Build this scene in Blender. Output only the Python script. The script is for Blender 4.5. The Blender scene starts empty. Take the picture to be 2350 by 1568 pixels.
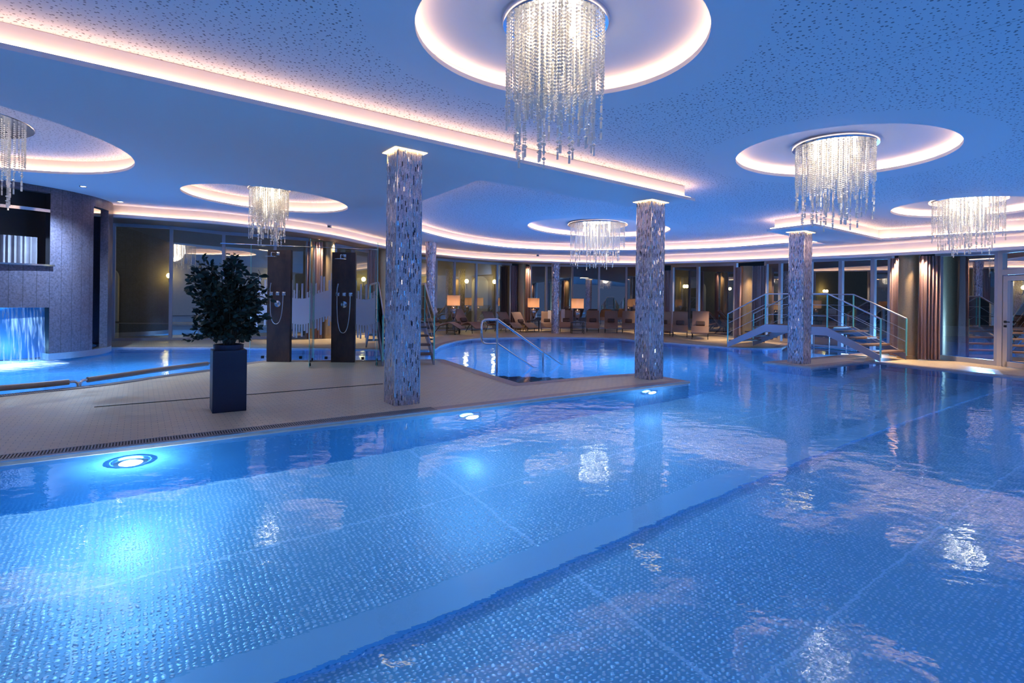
import bpy, bmesh, math, random
from math import sin, cos, pi, radians, sqrt, atan2, hypot
from mathutils import Vector, Matrix
from mathutils.geometry import tessellate_polygon
random.seed(7)
SC = bpy.context.scene
COL = SC.collection

# ---------------------------------------------------------------- camera
F, CX, H0, ROLL, EYE = 1242.72, 1175.0, 687.9, 0.012, 1.4
cam_data = bpy.data.cameras.new('camera')
cam = bpy.data.objects.new('camera', cam_data)
COL.objects.link(cam)
cam.location = (0, 0, EYE)
cam.rotation_euler = (pi / 2, -ROLL, 0)
cam_data.sensor_width = 36
cam_data.lens = F / 2350 * 36
cam_data.shift_y = -(784 - H0) / 2350
cam_data.clip_start = 0.05
cam_data.clip_end = 300
SC.camera = cam

# ---------------------------------------------------------------- exposure, world, lights
SC.view_settings.view_transform = 'Standard'
SC.view_settings.look = 'None'
SC.view_settings.gamma = 1
SC.view_settings.use_curve_mapping = False
SC.view_settings.exposure = 0.95
SC.cycles.max_bounces = 8
SC.cycles.diffuse_bounces = 3
SC.cycles.glossy_bounces = 4
SC.cycles.transmission_bounces = 6
SC.cycles.transparent_max_bounces = 12
SC.cycles.sample_clamp_indirect = 4.0
SC.cycles.blur_glossy = 0.5
world = bpy.data.worlds.new('world')
SC.world = world
world.use_nodes = True
_bg = world.node_tree.nodes['Background']
_bg.inputs[0].default_value = (0.095, 0.155, 0.33, 1)      # blue hour sky
_bg.inputs[1].default_value = 0.50

LED = (1.0, 0.64, 0.38)          # cove light colour
LED_STRENGTH = 10.5
POOL_BLUE = (0.13, 0.45, 1.0)
POOL_POWER = 125.0
BULB_POWER = 17.0


def light(name, kind, loc, energy, color, **kw):
    d = bpy.data.lights.new(name, kind)
    d.energy = energy
    d.color = color
    rot = kw.pop('rot', None)
    for k, v in kw.items():
        setattr(d, k, v)
    o = bpy.data.objects.new(name, d)
    COL.objects.link(o)
    o.location = loc
    if rot:
        o.rotation_euler = rot
    return o


# ---------------------------------------------------------------- plan helpers: floor at z=0, ceiling a gently sloping plane
K0, KB, KC = 1.897, -0.0371, -0.0006
MAIN = 0.27                      # perforated ceiling above the dropped slab


def hz(px):
    return H0 + ROLL * (px - CX)


def G(px, py, z=0.0):
    Y = F * (EYE - z) / (py - hz(px))
    return Vector(((px - CX) / F * Y, Y, z))


def SL(x, y, dz=0.0):
    return EYE + K0 + KB * x + KC * y + dz


def CL(px, py, dz=0.0):
    t = (px - CX) / F
    Y = F * (K0 + dz) / ((hz(px) - py) - F * (KB * t + KC))
    return Vector((t * Y, Y, SL(t * Y, Y, dz)))


def AT(px, py, Y):
    return Vector(((px - CX) / F * Y, Y, EYE - (py - hz(px)) * Y / F))


AL = 0.6027
U = Vector((cos(AL), sin(AL), 0))
V = Vector((-sin(AL), cos(AL), 0))
Z = Vector((0, 0, 1))


# ---------------------------------------------------------------- object helpers
def tag(o, label=None, cat=None, group=None, kind=None):
    if label:
        o['label'] = label
    if cat:
        o['category'] = cat
    if group:
        o['group'] = group
    if kind:
        o['kind'] = kind
    return o


def empty(name, loc, rz=0.0, label=None, cat=None, group=None):
    o = bpy.data.objects.new(name, None)
    COL.objects.link(o)
    o.location = loc
    o.rotation_euler = (0, 0, rz)
    o.empty_display_size = 0.1
    return tag(o, label, cat, group)


class MB:
    """collects geometry for one mesh object"""

    def __init__(s):
        s.v, s.f, s.sm = [], [], []

    def add(s, vs, fs, smooth=False):
        n = len(s.v)
        s.v += [tuple(v) for v in vs]
        s.f += [tuple(i + n for i in f) for f in fs]
        s.sm += [smooth] * len(fs)
        return s

    def box(s, c, d, m=None, bev=0.0):
        cx, cy, cz = c
        x, y, z = d[0] / 2, d[1] / 2, d[2] / 2
        if bev > 0:
            b = min(bev, x * .9, y * .9, z * .9)
            bm = bmesh.new()
            bmesh.ops.create_cube(bm, size=1)
            bmesh.ops.scale(bm, vec=(2 * x, 2 * y, 2 * z), verts=bm.verts)
            bmesh.ops.bevel(bm, geom=bm.edges[:], offset=b, segments=2, affect='EDGES', profile=.6)
            bm.verts.index_update()
            vs = [v.co.copy() + Vector(c) for v in bm.verts]
            fs = [[v.index for v in f.verts] for f in bm.faces]
            bm.free()
        else:
            vs = [Vector((cx + a * x, cy + b_ * y, cz + c_ * z)) for a in (-1, 1) for b_ in (-1, 1) for c_ in (-1, 1)]
            fs = [(0, 1, 3, 2), (4, 6, 7, 5), (0, 4, 5, 1), (2, 3, 7, 6), (0, 2, 6, 4), (1, 5, 7, 3)]
        if m:
            vs = [m @ v for v in vs]
        return s.add(vs, fs)

    def beam(s, a, b, w, h, up=Z):
        a, b = Vector(a), Vector(b)
        d = (b - a).normalized()
        sd = d.cross(up)
        if sd.length < 1e-4:
            sd = d.cross(Vector((0, 1, 0)))
        sd.normalize()
        u2 = sd.cross(d).normalized()
        vs = [p + sd * (i * w / 2) + u2 * (j * h / 2) for p in (a, b) for i, j in ((-1, -1), (1, -1), (1, 1), (-1, 1))]
        return s.add(vs, [(0, 3, 2, 1), (4, 5, 6, 7), (0, 1, 5, 4), (1, 2, 6, 5), (2, 3, 7, 6), (3, 0, 4, 7)])

    def tube(s, pts, r, n=10, cap=True, closed=False):
        pts = [Vector(p) for p in pts]
        rs = r if isinstance(r, (list, tuple)) else [r] * len(pts)
        m = len(pts)
        vs, up = [], None
        for i, p in enumerate(pts):
            if closed:
                d = (pts[(i + 1) % m] - pts[i - 1]).normalized()
            else:
                d = (pts[min(i + 1, m - 1)] - pts[max(i - 1, 0)]).normalized()
            if up is None:
                up = Z if abs(d.z) < .9 else Vector((1, 0, 0))
            sd = d.cross(up)
            sd.normalize()
            up = sd.cross(d).normalized()
            for k in range(n):
                a = 2 * pi * k / n
                vs.append(p + sd * cos(a) * rs[i] + up * sin(a) * rs[i])
        fs = []
        for i in range(m if closed else m - 1):
            j = (i + 1) % m
            for k in range(n):
                fs.append((i * n + k, i * n + (k + 1) % n, j * n + (k + 1) % n, j * n + k))
        if cap and not closed:
            fs.append(tuple(range(n))[::-1])
            fs.append(tuple((m - 1) * n + k for k in range(n)))
        return s.add(vs, fs, True)

    def lathe(s, prof, c=(0, 0, 0), n=32, cap=True, a0=0.0, a1=2 * pi):
        c = Vector(c)
        full = abs(a1 - a0 - 2 * pi) < 1e-6
        nn = n if full else n + 1
        vs = [c + Vector((r * cos(a0 + (a1 - a0) * k / n), r * sin(a0 + (a1 - a0) * k / n), z)) for r, z in prof for k in range(nn)]
        fs = []
        for i in range(len(prof) - 1):
            for k in range(n):
                k2 = (k + 1) % nn
                fs.append((i * nn + k, i * nn + k2, (i + 1) * nn + k2, (i + 1) * nn + k))
        if cap and full:
            if prof[0][0] > 1e-6:
                fs.append(tuple(range(nn))[::-1])
            if prof[-1][0] > 1e-6:
                fs.append(tuple((len(prof) - 1) * nn + k for k in range(nn)))
        return s.add(vs, fs, True)

    def strip(s, A, B, smooth=False):
        n = len(A)
        return s.add(list(A) + list(B), [(i, i + 1, n + i + 1, n + i) for i in range(n - 1)], smooth)

    def poly(s, outer, holes=(), flip=False):
        loops = [[Vector((p[0], p[1], 0)) for p in l] for l in [outer] + list(holes)]
        flat = [Vector(p) for l in [outer] + list(holes) for p in l]
        tris = tessellate_polygon(loops)
        out = []
        for t in tris:
            a, b, c = (flat[i] for i in t)
            ar = (b - a).cross(c - a).z
            if abs(ar) < 1e-9:
                continue
            t = tuple(t) if (ar > 0) != flip else tuple(t)[::-1]
            out.append(t)
        return s.add(flat, out)

    def sweep(s, pts, prof, closed=False):
        """profile of (outward offset, dz) along a plan polyline; outward is to the right of travel"""
        m = len(pts)
        rows = []
        for i, p in enumerate(pts):
            p = Vector(p)
            a = Vector(pts[i - 1]) if (i > 0 or closed) else None
            b = Vector(pts[(i + 1) % m]) if (i < m - 1 or closed) else None
            ns = []
            for q0, q1 in ((a, p), (p, b)):
                if q0 is None or q1 is None:
                    continue
                d = (q1 - q0)
                d.z = 0
                d.normalize()
                ns.append(Vector((d.y, -d.x, 0)))
            nn = sum(ns, Vector()) / len(ns)
            k = max(nn.length_squared, .25)
            nn = nn / k
            rows.append([p + nn * o + Z * dz for o, dz in prof])
        n = len(prof)
        vs = [v for r in rows for v in r]
        fs = []
        for i in range(m if closed else m - 1):
            j = (i + 1) % m
            for k in range(n - 1):
                fs.append((i * n + k, j * n + k, j * n + k + 1, i * n + k + 1))
        return s.add(vs, fs)

    def build(s, name, mat, parent=None, loc=None):
        me = bpy.data.meshes.new(name)
        me.from_pydata(s.v, [], s.f)
        me.polygons.foreach_set('use_smooth', s.sm)
        me.materials.append(mat)
        me.update()
        if any(s.sm):
            try:
                me.set_sharp_from_angle(angle=radians(42))
            except Exception:
                pass
        o = bpy.data.objects.new(name, me)
        COL.objects.link(o)
        if parent:
            o.parent = parent
        if loc is not None:
            o.location = loc
        return o


def arc(c, r, a0, a1, n, z=None):
    return [Vector((c[0] + r * cos(a0 + (a1 - a0) * i / n), c[1] + r * sin(a0 + (a1 - a0) * i / n), c[2] if z is None else z)) for i in range(n + 1)]


def smooth_path(pts, k=6):
    """Catmull-Rom through the points"""
    P = [Vector(p) for p in pts]
    P = [P[0] * 2 - P[1]] + P + [P[-1] * 2 - P[-2]]
    out = []
    for i in range(1, len(P) - 2):
        for j in range(k):
            t = j / k
            a, b, c, d = P[i - 1:i + 3]
            out.append(.5 * ((2 * b) + (c - a) * t + (2 * a - 5 * b + 4 * c - d) * t * t + (3 * b - a - 3 * c + d) * t ** 3))
    out.append(P[-2])
    return out


# ---------------------------------------------------------------- materials
class NT:
    def __init__(s, name):
        s.m = bpy.data.materials.new(name)
        s.m.use_nodes = True
        s.t = s.m.node_tree
        s.t.nodes.clear()
        s.out = s.t.nodes.new('ShaderNodeOutputMaterial')

    def n(s, kind, props=None, **ins):
        nd = s.t.nodes.new('ShaderNode' + kind)
        for k, v in (props or {}).items():
            setattr(nd, k, v)
        for k, v in ins.items():
            key = int(k[1:]) if k[0] == 'i' and k[1:].isdigit() else k.replace('_', ' ')
            s.set(nd.inputs[key], v)
        return nd

    def set(s, sock, v):
        if hasattr(v, 'bl_idname') and hasattr(v, 'outputs'):
            v = v.outputs[0]
        if isinstance(v, bpy.types.NodeSocket):
            s.t.links.new(v, sock)
        else:
            if isinstance(v, (tuple, list)) and len(v) == 3 and sock.type == 'RGBA':
                v = (*v, 1)
            sock.default_value = v

    def math(s, op, a, b=0.0, c=0.0, clamp=False):
        nd = s.n('Math', dict(operation=op, use_clamp=clamp))
        for i, v in enumerate((a, b, c)):
            s.set(nd.inputs[i], v)
        return nd.outputs[0]

    def vm(s, op, a, b=None, sc=None):
        nd = s.n('VectorMath', dict(operation=op))
        s.set(nd.inputs[0], a)
        if b is not None:
            s.set(nd.inputs[1], b)
        if sc is not None:
            s.set(nd.inputs['Scale'], sc)
        return nd.outputs[1] if op in ('LENGTH', 'DISTANCE', 'DOT_PRODUCT') else nd.outputs[0]

    def mix(s, f, a, b):
        nd = s.n('Mix', dict(data_type='RGBA'))
        s.set(nd.inputs[0], f)
        s.set(nd.inputs[6], a)
        s.set(nd.inputs[7], b)
        return nd.outputs[2]

    def rng(s, v, a, b, c=0.0, d=1.0):
        nd = s.n('MapRange', dict(clamp=True))
        for i, x in enumerate((v, a, b, c, d)):
            s.set(nd.inputs[i], x)
        return nd.outputs[0]

    def coord(s, which='Object', rot=0.0, scale=(1, 1, 1)):
        tc = s.n('TexCoord')
        mp = s.n('Mapping')
        s.set(mp.inputs['Vector'], tc.outputs[which])
        mp.inputs['Rotation'].default_value = (0, 0, rot)
        mp.inputs['Scale'].default_value = scale
        return mp.outputs[0]

    def sep(s, v):
        nd = s.n('SeparateXYZ')
        s.set(nd.inputs[0], v)
        return nd.outputs

    def comb(s, x, y, z=0.0):
        nd = s.n('CombineXYZ')
        for i, v in enumerate((x, y, z)):
            s.set(nd.inputs[i], v)
        return nd.outputs[0]

    def pbr(s, color=(.8, .8, .8), rough=.5, metal=0.0, **kw):
        b = s.n('BsdfPrincipled')
        s.set(b.inputs['Base Color'], color)
        s.set(b.inputs['Roughness'], rough)
        s.set(b.inputs['Metallic'], metal)
        for k, v in kw.items():
            s.set(b.inputs[k.replace('_', ' ')], v)
        return b

    def bump(s, h, strength=.3, dist=.01):
        b = s.n('Bump')
        s.set(b.inputs['Height'], h)
        b.inputs['Strength'].default_value = strength
        b.inputs['Distance'].default_value = dist
        return b.outputs[0]

    def noise(s, vec, scale, detail=3.0, rough=.5):
        nd = s.n('TexNoise')
        s.set(nd.inputs['Vector'], vec)
        nd.inputs['Scale'].default_value = scale
        nd.inputs['Detail'].default_value = detail
        nd.inputs['Roughness'].default_value = rough
        return nd.outputs[0]

    def done(s, sh):
        s.set(s.out.inputs[0], sh)
        return s.m


def plain(name, color, rough=.5, metal=0.0, nscale=0, namt=.15, **kw):
    m = NT(name)
    c = color
    if nscale:
        nz = m.noise(m.coord(), nscale, 4)
        c = m.mix(nz, tuple(x * (1 - namt) for x in color), tuple(min(1, x * (1 + namt)) for x in color))
    return m.done(m.pbr(c, rough, metal, **kw))


def emit(name, color, strength):
    m = NT(name)
    e = m.n('Emission')
    e.inputs[0].default_value = (*color, 1)
    e.inputs[1].default_value = strength
    return m.done(e)


M = {}
M['plaster'] = plain('white_plaster', (.60, .57, .61), .75)
M['soffit'] = plain('brown_soffit', (.16, .11, .09), .5)
M['led'] = emit('led_strip', LED, LED_STRENGTH)
M['led_ring'] = emit('led_ring', LED, LED_STRENGTH * 1.1)
M['led_yellow'] = emit('led_warm_yellow', (1.0, .70, .26), 4.5)
M['chrome'] = plain('polished_chrome', (.72, .76, .82), .12, 1.0)
M['steel'] = plain('brushed_steel', (.55, .57, .62), .3, 1.0, 30, .1)
M['frame'] = plain('window_frame_paint', (.42, .42, .50), .4, .3)
M['doorframe'] = plain('door_frame_paint', (.55, .50, .50), .45, .2)
M['gold'] = plain('gold_stucco', (.42, .30, .17), .38, .55, 60, .35)
M['curtain'] = plain('brown_curtain_fabric', (.30, .19, .19), .7, 0, 40, .3)
M['planter'] = plain('navy_planter', (.012, .016, .045), .42, 0, 80, .2)
M['leaf'] = plain('dark_green_leaf', (.010, .030, .022), .38, 0, 12, .5)
M['stem'] = plain('plant_stem', (.05, .035, .02), .7)
M['soil'] = plain('soil', (.03, .022, .016), .9, 0, 60, .4)
M['wicker'] = None
M['darkmetal'] = plain('dark_metal', (.035, .028, .026), .4, .7)
M['wood'] = plain('brown_tread_wood', (.20, .125, .10), .5, 0, 25, .25)
M['stringer'] = plain('painted_steel_stringer', (.36, .35, .42), .38, .35)
M['pad'] = plain('beige_padded_tube', (.33, .25, .20), .5, 0, 50, .15)
M['towel'] = plain('white_towel', (.75, .68, .68), .85, 0, 80, .1)
M['cushion'] = plain('dark_cushion', (.10, .062, .058), .8, 0, 80, .2)
M['urn'] = plain('mercury_glass_urn', (.40, .36, .38), .12, .9, 18, .35)
M['snow'] = plain('snow_ground', (.16, .17, .19), .8, 0, 3, .2)
M['facade'] = plain('outer_facade', (.26, .22, .12), .8, 0, 5, .2)
M['arch'] = plain('pale_door_paint', (.62, .58, .42), .6)
M['whitefoam'] = plain('water_foam', (.92, .95, 1.0), .6)
M['lens'] = emit('downlight_lens', (1.0, .86, .66), 14.0)
M['underwater_lens'] = emit('underwater_lens', (.62, .80, 1.0), 22.0)
M['bulb'] = emit('bulb', (1.0, .86, .66), 14.0)
M['sconce'] = emit('sconce_globe', (1.0, .78, .30), 12.0)
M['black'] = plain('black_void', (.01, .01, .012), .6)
M['screenlight'] = emit('distant_window_light', (.9, .85, .55), 2.5)


def mat_floor():
    m = NT('beige_floor_tiles')
    co = m.coord('Object', -AL)
    br = m.n('TexBrick', dict(offset=.5))
    m.set(br.inputs['Vector'], co)
    for k, v in (('Scale', 1.0), ('Mortar Size', .003), ('Brick Width', .12), ('Row Height', .06), ('Mortar Smooth', .2), ('Bias', 0.0)):
        br.inputs[k].default_value = v
    br.inputs['Color1'].default_value = (.78, .60, .40, 1)
    br.inputs['Color2'].default_value = (.86, .68, .46, 1)
    br.inputs['Mortar'].default_value = (.36, .28, .20, 1)
    nz = m.noise(co, 2.2, 5)
    c = m.mix(m.rng(nz, .35, .7), m.mix(.5, br.outputs[0], (.62, .47, .31)), br.outputs[0])
    rgh = m.rng(nz, .3, .7, .28, .5)
    return m.done(m.pbr(c, rgh, 0, Normal=m.bump(br.outputs[1], -.25, .004), Specular_IOR_Level=.55))


def mat_perf(name, rings, base=(.58, .55, .60)):
    """white board with round perforations, plain margins round the light wells"""
    m = NT(name)
    co = m.coord('Object', -AL)
    tc = m.n('TexCoord').outputs['Object']
    vo = m.n('TexVoronoi', dict(feature='F1', voronoi_dimensions='2D'))
    m.set(vo.inputs['Vector'], co)
    vo.inputs['Scale'].default_value = 20
    wn = m.n('TexWhiteNoise')
    m.set(wn.inputs['Vector'], vo.outputs['Position'])
    rad = m.math('MULTIPLY_ADD', wn.outputs[0], .17, .035)
    dot = m.rng(m.math('SUBTRACT', vo.outputs['Distance'], rad), 0.0, .05, 1.0, 0.0)
    for cx, cy, r in rings:
        d = m.vm('DISTANCE', m.vm('MULTIPLY', tc, (1, 1, 0)), (cx, cy, 0))
        dot = m.math('MULTIPLY', dot, m.math('GREATER_THAN', d, r))
    xyz = m.sep(co)
    seam = m.math('LESS_THAN', m.math('ABSOLUTE', m.math('SUBTRACT', xyz[0], 5.13)), .003)
    dark = m.math('MAXIMUM', dot, m.math('MULTIPLY', seam, .7))
    c = m.mix(dark, base, (.17, .15, .18))
    return m.done(m.pbr(c, .75, 0, Normal=m.bump(dot, -.5, .01)))


def mat_mosaic(name, radius=None):
    """narrow vertical mirror and stone tesserae"""
    m = NT(name)
    tc = m.n('TexCoord').outputs['Object']
    x, y, z = m.sep(tc)
    if radius:
        u = m.math('MULTIPLY', m.math('ARCTAN2', y, x), radius)
    else:
        u = m.math('ADD', x, y)
    row = m.math('FLOOR', m.math('MULTIPLY', u, 1 / .0125))
    w0 = m.n('TexWhiteNoise', dict(noise_dimensions='1D'))
    m.set(w0.inputs['W'], row)
    vv = m.math('ADD', m.math('MULTIPLY', z, 1 / .062), m.math('MULTIPLY', w0.outputs[0], 17.0))
    idv = m.math('FLOOR', vv)
    w1 = m.n('TexWhiteNoise', dict(noise_dimensions='2D'))
    m.set(w1.inputs['Vector'], m.comb(row, idv))
    fu = m.math('ABSOLUTE', m.math('SUBTRACT', m.math('FRACT', m.math('MULTIPLY', u, 1 / .0125)), .5))
    fv = m.math('ABSOLUTE', m.math('SUBTRACT', m.math('FRACT', vv), .5))
    gap = m.math('MAXIMUM', m.math('GREATER_THAN', fu, .42), m.math('GREATER_THAN', fv, .475))
    r = w1.outputs[0]
    ramp = m.n('ValToRGB')
    m.set(ramp.inputs[0], r)
    el = ramp.color_ramp
    el.interpolation = 'CONSTANT'
    cols = [(0, (.56, .48, .58)), (.25, (.66, .58, .68)), (.5, (.60, .53, .62)), (.80, (.07, .05, .08)), (.86, (.75, .70, .80)), (.93, (.98, .96, .98))]
    el.elements[0].position, el.elements[0].color = 0, (*cols[0][1], 1)
    el.elements[1].position, el.elements[1].color = cols[1][0], (*cols[1][1], 1)
    for p, c in cols[2:]:
        e = el.elements.new(p)
        e.color = (*c, 1)
    col = m.mix(gap, ramp.outputs[0], (.09, .07, .08))
    geo = m.n('NewGeometry')
    jit = m.vm('SCALE', m.vm('SUBTRACT', w1.outputs[1], (.5, .5, .5)), sc=m.math('MULTIPLY_ADD', m.math('GREATER_THAN', r, .84), .45, .10))
    nrm = m.vm('NORMALIZE', m.vm('ADD', geo.outputs['Normal'], jit))
    met = m.rng(r, .80, .88, .45, .95)
    return m.done(m.pbr(col, m.rng(r, 0, 1, .38, .12), met, Normal=nrm))


def mat_basin():
    """dimpled stainless steel pool floor with plate seams"""
    m = NT('dimpled_pool_steel')
    co = m.coord('Object', -AL)
    p, q, _ = m.sep(co)
    cell = m.vm('SUBTRACT', m.vm('FRACTION', m.vm('MULTIPLY', co, (26, 30, 0))), (.5, .5, 0))
    d = m.vm('LENGTH', cell)
    dot = m.rng(d, .16, .36, 1, 0)

    def line(v, off, step, w):
        a = m.math('FRACT', m.math('ADD', m.math('MULTIPLY', m.math('SUBTRACT', v, off), 1 / step), .5))
        return m.math('LESS_THAN', m.math('ABSOLUTE', m.math('SUBTRACT', a, .5)), w / step)
    seam = m.math('MAXIMUM', line(q, 6.09, 1.46, .010), line(p, 2.70, 3.0, .012))
    nz = m.noise(co, .7, 4)
    c = m.mix(nz, (.11, .33, .52), (.23, .48, .70))
    c = m.mix(m.math('MULTIPLY', dot, .55), c, (.72, .85, .95))  # pale highlight painted onto each dimple
    c = m.mix(m.math('MULTIPLY', seam, .6), c, (.5, .75, .95))
    return m.done(m.pbr(c, .30, .6, Normal=m.bump(dot, .35, .008)))


def mat_poolwall():
    m = NT('pool_wall_steel')
    nz = m.noise(m.coord(), .9, 3)
    c = m.mix(nz, (.07, .27, .50), (.18, .43, .66))
    return m.done(m.pbr(c, .13, .85, Normal=m.bump(m.noise(m.coord(), 1.1, 2), .35, .12)))


def mat_water():
    m = NT('pool_water')
    co = m.coord('Object')
    n1 = m.noise(co, 1.3, 3, .55)
    n2 = m.noise(m.coord('Object', .5, (1, 1.6, 1)), 6.0, 3, .55)
    h = m.math('ADD', m.math('MULTIPLY', n1, 1.0), m.math('MULTIPLY', n2, .16))
    d = m.vm('DISTANCE', co, (-10.5, 10.0, 0))
    boil = m.math('MULTIPLY', m.noise(co, 5.0, 4, .6), m.rng(d, 1.0, 5.5, 1.6, 0.0))
    h = m.math('ADD', h, boil)
    b = m.n('BsdfGlass')
    b.inputs['Color'].default_value = (.80, .93, 1.0, 1)
    b.inputs['Roughness'].default_value = 0.0
    b.inputs['IOR'].default_value = 1.33
    m.set(b.inputs['Normal'], m.bump(h, .30, .035))
    return m.done(b)


def mat_glass(name, tint=(.93, .96, .97), refl=.10, rough=0.0):
    m = NT(name)
    fr = m.n('Fresnel')
    fr.inputs[0].default_value = 1.5
    f = m.math('ADD', fr.outputs[0], refl, clamp=True)
    tr = m.n('BsdfTransparent')
    tr.inputs[0].default_value = (*tint, 1)
    gl = m.n('BsdfGlossy')
    gl.inputs['Roughness'].default_value = rough
    mx = m.n('MixShader')
    m.set(mx.inputs[0], f)
    m.set(mx.inputs[1], tr)
    m.set(mx.inputs[2], gl)
    return m.done(mx)


def mat_frost():
    """clear shower glass with a frosted bar-code like skyline band"""
    m = NT('frosted_pattern_glass')
    x, y, z = m.sep(m.coord('Object'))
    col = m.math('FLOOR', m.math('MULTIPLY', x, 1 / .06))
    fr = m.math('LESS_THAN', m.math('ABSOLUTE', m.math('SUBTRACT', m.math('FRACT', m.math('MULTIPLY', x, 1 / .06)), .5)), .32)
    wa = m.n('TexWhiteNoise', dict(noise_dimensions='1D'))
    m.set(wa.inputs['W'], col)
    wb = m.n('TexWhiteNoise', dict(noise_dimensions='1D'))
    m.set(wb.inputs['W'], m.math('ADD', col, 77.3))
    wave = m.math('MULTIPLY', m.math('SINE', m.math('MULTIPLY', x, 4.2)), .10)
    core_hi = m.math('ADD', 1.46, wave)
    core_lo = m.math('ADD', .88, wave)
    hi = m.math('ADD', core_hi, m.math('MULTIPLY', wa.outputs[0], .42))
    lo = m.math('SUBTRACT', core_lo, m.math('MULTIPLY', wb.outputs[0], .42))
    bar = m.math('MULTIPLY', fr, m.math('MULTIPLY', m.math('LESS_THAN', z, hi), m.math('GREATER_THAN', z, lo)))
    core = m.math('MULTIPLY', m.math('LESS_THAN', z, core_hi), m.math('GREATER_THAN', z, core_lo))
    mask = m.math('MULTIPLY', m.math('MAXIMUM', bar, core), .90)
    tr = m.n('BsdfTransparent')
    tr.inputs[0].default_value = (.92, .96, .97, 1)
    gl = m.n('BsdfGlossy')
    gl.inputs['Roughness'].default_value = 0.02
    f = m.n('Fresnel')
    f.inputs[0].default_value = 1.45
    m1 = m.n('MixShader')
    m.set(m1.inputs[0], f.outputs[0])
    m.set(m1.inputs[1], tr)
    m.set(m1.inputs[2], gl)
    df = m.n('BsdfDiffuse')
    df.inputs[0].default_value = (.92, .90, .95, 1)
    tl = m.n('BsdfTranslucent')
    tl.inputs[0].default_value = (.92, .90, .95, 1)
    ad = m.n('MixShader')
    ad.inputs[0].default_value = .5
    m.set(ad.inputs[1], df)
    m.set(ad.inputs[2], tl)
    m2 = m.n('MixShader')
    m.set(m2.inputs[0], mask)
    m.set(m2.inputs[1], m1)
    m.set(m2.inputs[2], ad)
    return m.done(m2)


def mat_crystal():
    m = NT('crystal_beads')
    df = m.n('BsdfDiffuse')
    df.inputs[0].default_value = (.86, .84, .80, 1)
    tl = m.n('BsdfTranslucent')
    tl.inputs[0].default_value = (.90, .86, .78, 1)
    gl = m.n('BsdfGlossy')
    gl.inputs['Roughness'].default_value = .08
    tr = m.n('BsdfTransparent')
    a = m.n('MixShader')
    a.inputs[0].default_value = .55
    m.set(a.inputs[1], df)
    m.set(a.inputs[2], tl)
    b = m.n('MixShader')
    b.inputs[0].default_value = .38
    m.set(b.inputs[1], a)
    m.set(b.inputs[2], gl)
    c = m.n('MixShader')
    c.inputs[0].default_value = .22
    m.set(c.inputs[1], b)
    m.set(c.inputs[2], tr)
    return m.done(c)


def mat_shade():
    m = NT('lamp_shade_silk')
    x, y, z = m.sep(m.coord('Object'))
    df = m.n('BsdfDiffuse')
    nz = m.noise(m.coord('Object', 0, (40, 40, 1)), 4, 2)
    m.set(df.inputs[0], m.mix(nz, (.62, .40, .28), (.75, .52, .38)))
    tl = m.n('BsdfTranslucent')
    m.set(tl.inputs[0], m.mix(nz, (.85, .50, .26), (.95, .62, .36)))
    mx = m.n('MixShader')
    mx.inputs[0].default_value = .6
    m.set(mx.inputs[1], df)
    m.set(mx.inputs[2], tl)
    return m.done(mx)


def mat_wicker():
    m = NT('brown_woven_fabric')
    co = m.coord('Object')
    w1 = m.n('TexWave', dict(bands_direction='X'))
    m.set(w1.inputs['Vector'], co)
    w1.inputs['Scale'].default_value = 40
    w2 = m.n('TexWave', dict(bands_direction='Y'))
    m.set(w2.inputs['Vector'], co)
    w2.inputs['Scale'].default_value = 40
    f = m.math('MULTIPLY', w1.outputs[1], w2.outputs[1])
    return m.done(m.pbr(m.mix(f, (.34, .20, .15), (.46, .29, .22)), .6, 0, Normal=m.bump(f, .3, .004)))


def mat_drum():
    m = NT('dark_stone_cladding')
    co = m.coord('Object')
    x, y, z = m.sep(co)
    a = m.math('ARCTAN2', y, x)
    sl = m.math('ABSOLUTE', m.math('SUBTRACT', m.math('FRACT', m.math('MULTIPLY', a, 2.14 / .22)), .5))
    seam = m.math('GREATER_THAN', sl, .485)
    nz = m.noise(co, 26, 5, .7)
    big = m.noise(co, 2.0, 3)
    c = m.mix(m.rng(nz, .35, .68), (.035, .034, .055), (.12, .11, .16))
    c = m.mix(m.math('MULTIPLY', big, .5), c, (.09, .05, .045))
    c = m.mix(seam, c, (.015, .012, .015))
    return m.done(m.pbr(c, .32, .25, Normal=m.bump(nz, .35, .006)))


def mat_showerstone():
    m = NT('dark_brown_stone')
    co = m.coord('Object', 0, (1, 1, .45))
    nz = m.noise(co, 5, 7, .65)
    c = m.mix(m.rng(nz, .35, .7), (.028, .017, .020), (.085, .045, .036))
    return m.done(m.pbr(c, .4, .15))


def mat_fall():
    m = NT('falling_water_sheet')
    co = m.coord('Object', 0, (22, 22, 1.1))
    nz = m.noise(co, 1.0, 4, .6)
    f = m.rng(nz, .45, .75, .04, .75)
    tr = m.n('BsdfTransparent')
    tr.inputs[0].default_value = (.62, .85, 1.0, 1)
    df = m.pbr((.70, .85, 1.0), .25, 0)
    mx = m.n('MixShader')
    m.set(mx.inputs[0], f)
    m.set(mx.inputs[1], tr)
    m.set(mx.inputs[2], df)
    return m.done(mx)


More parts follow.
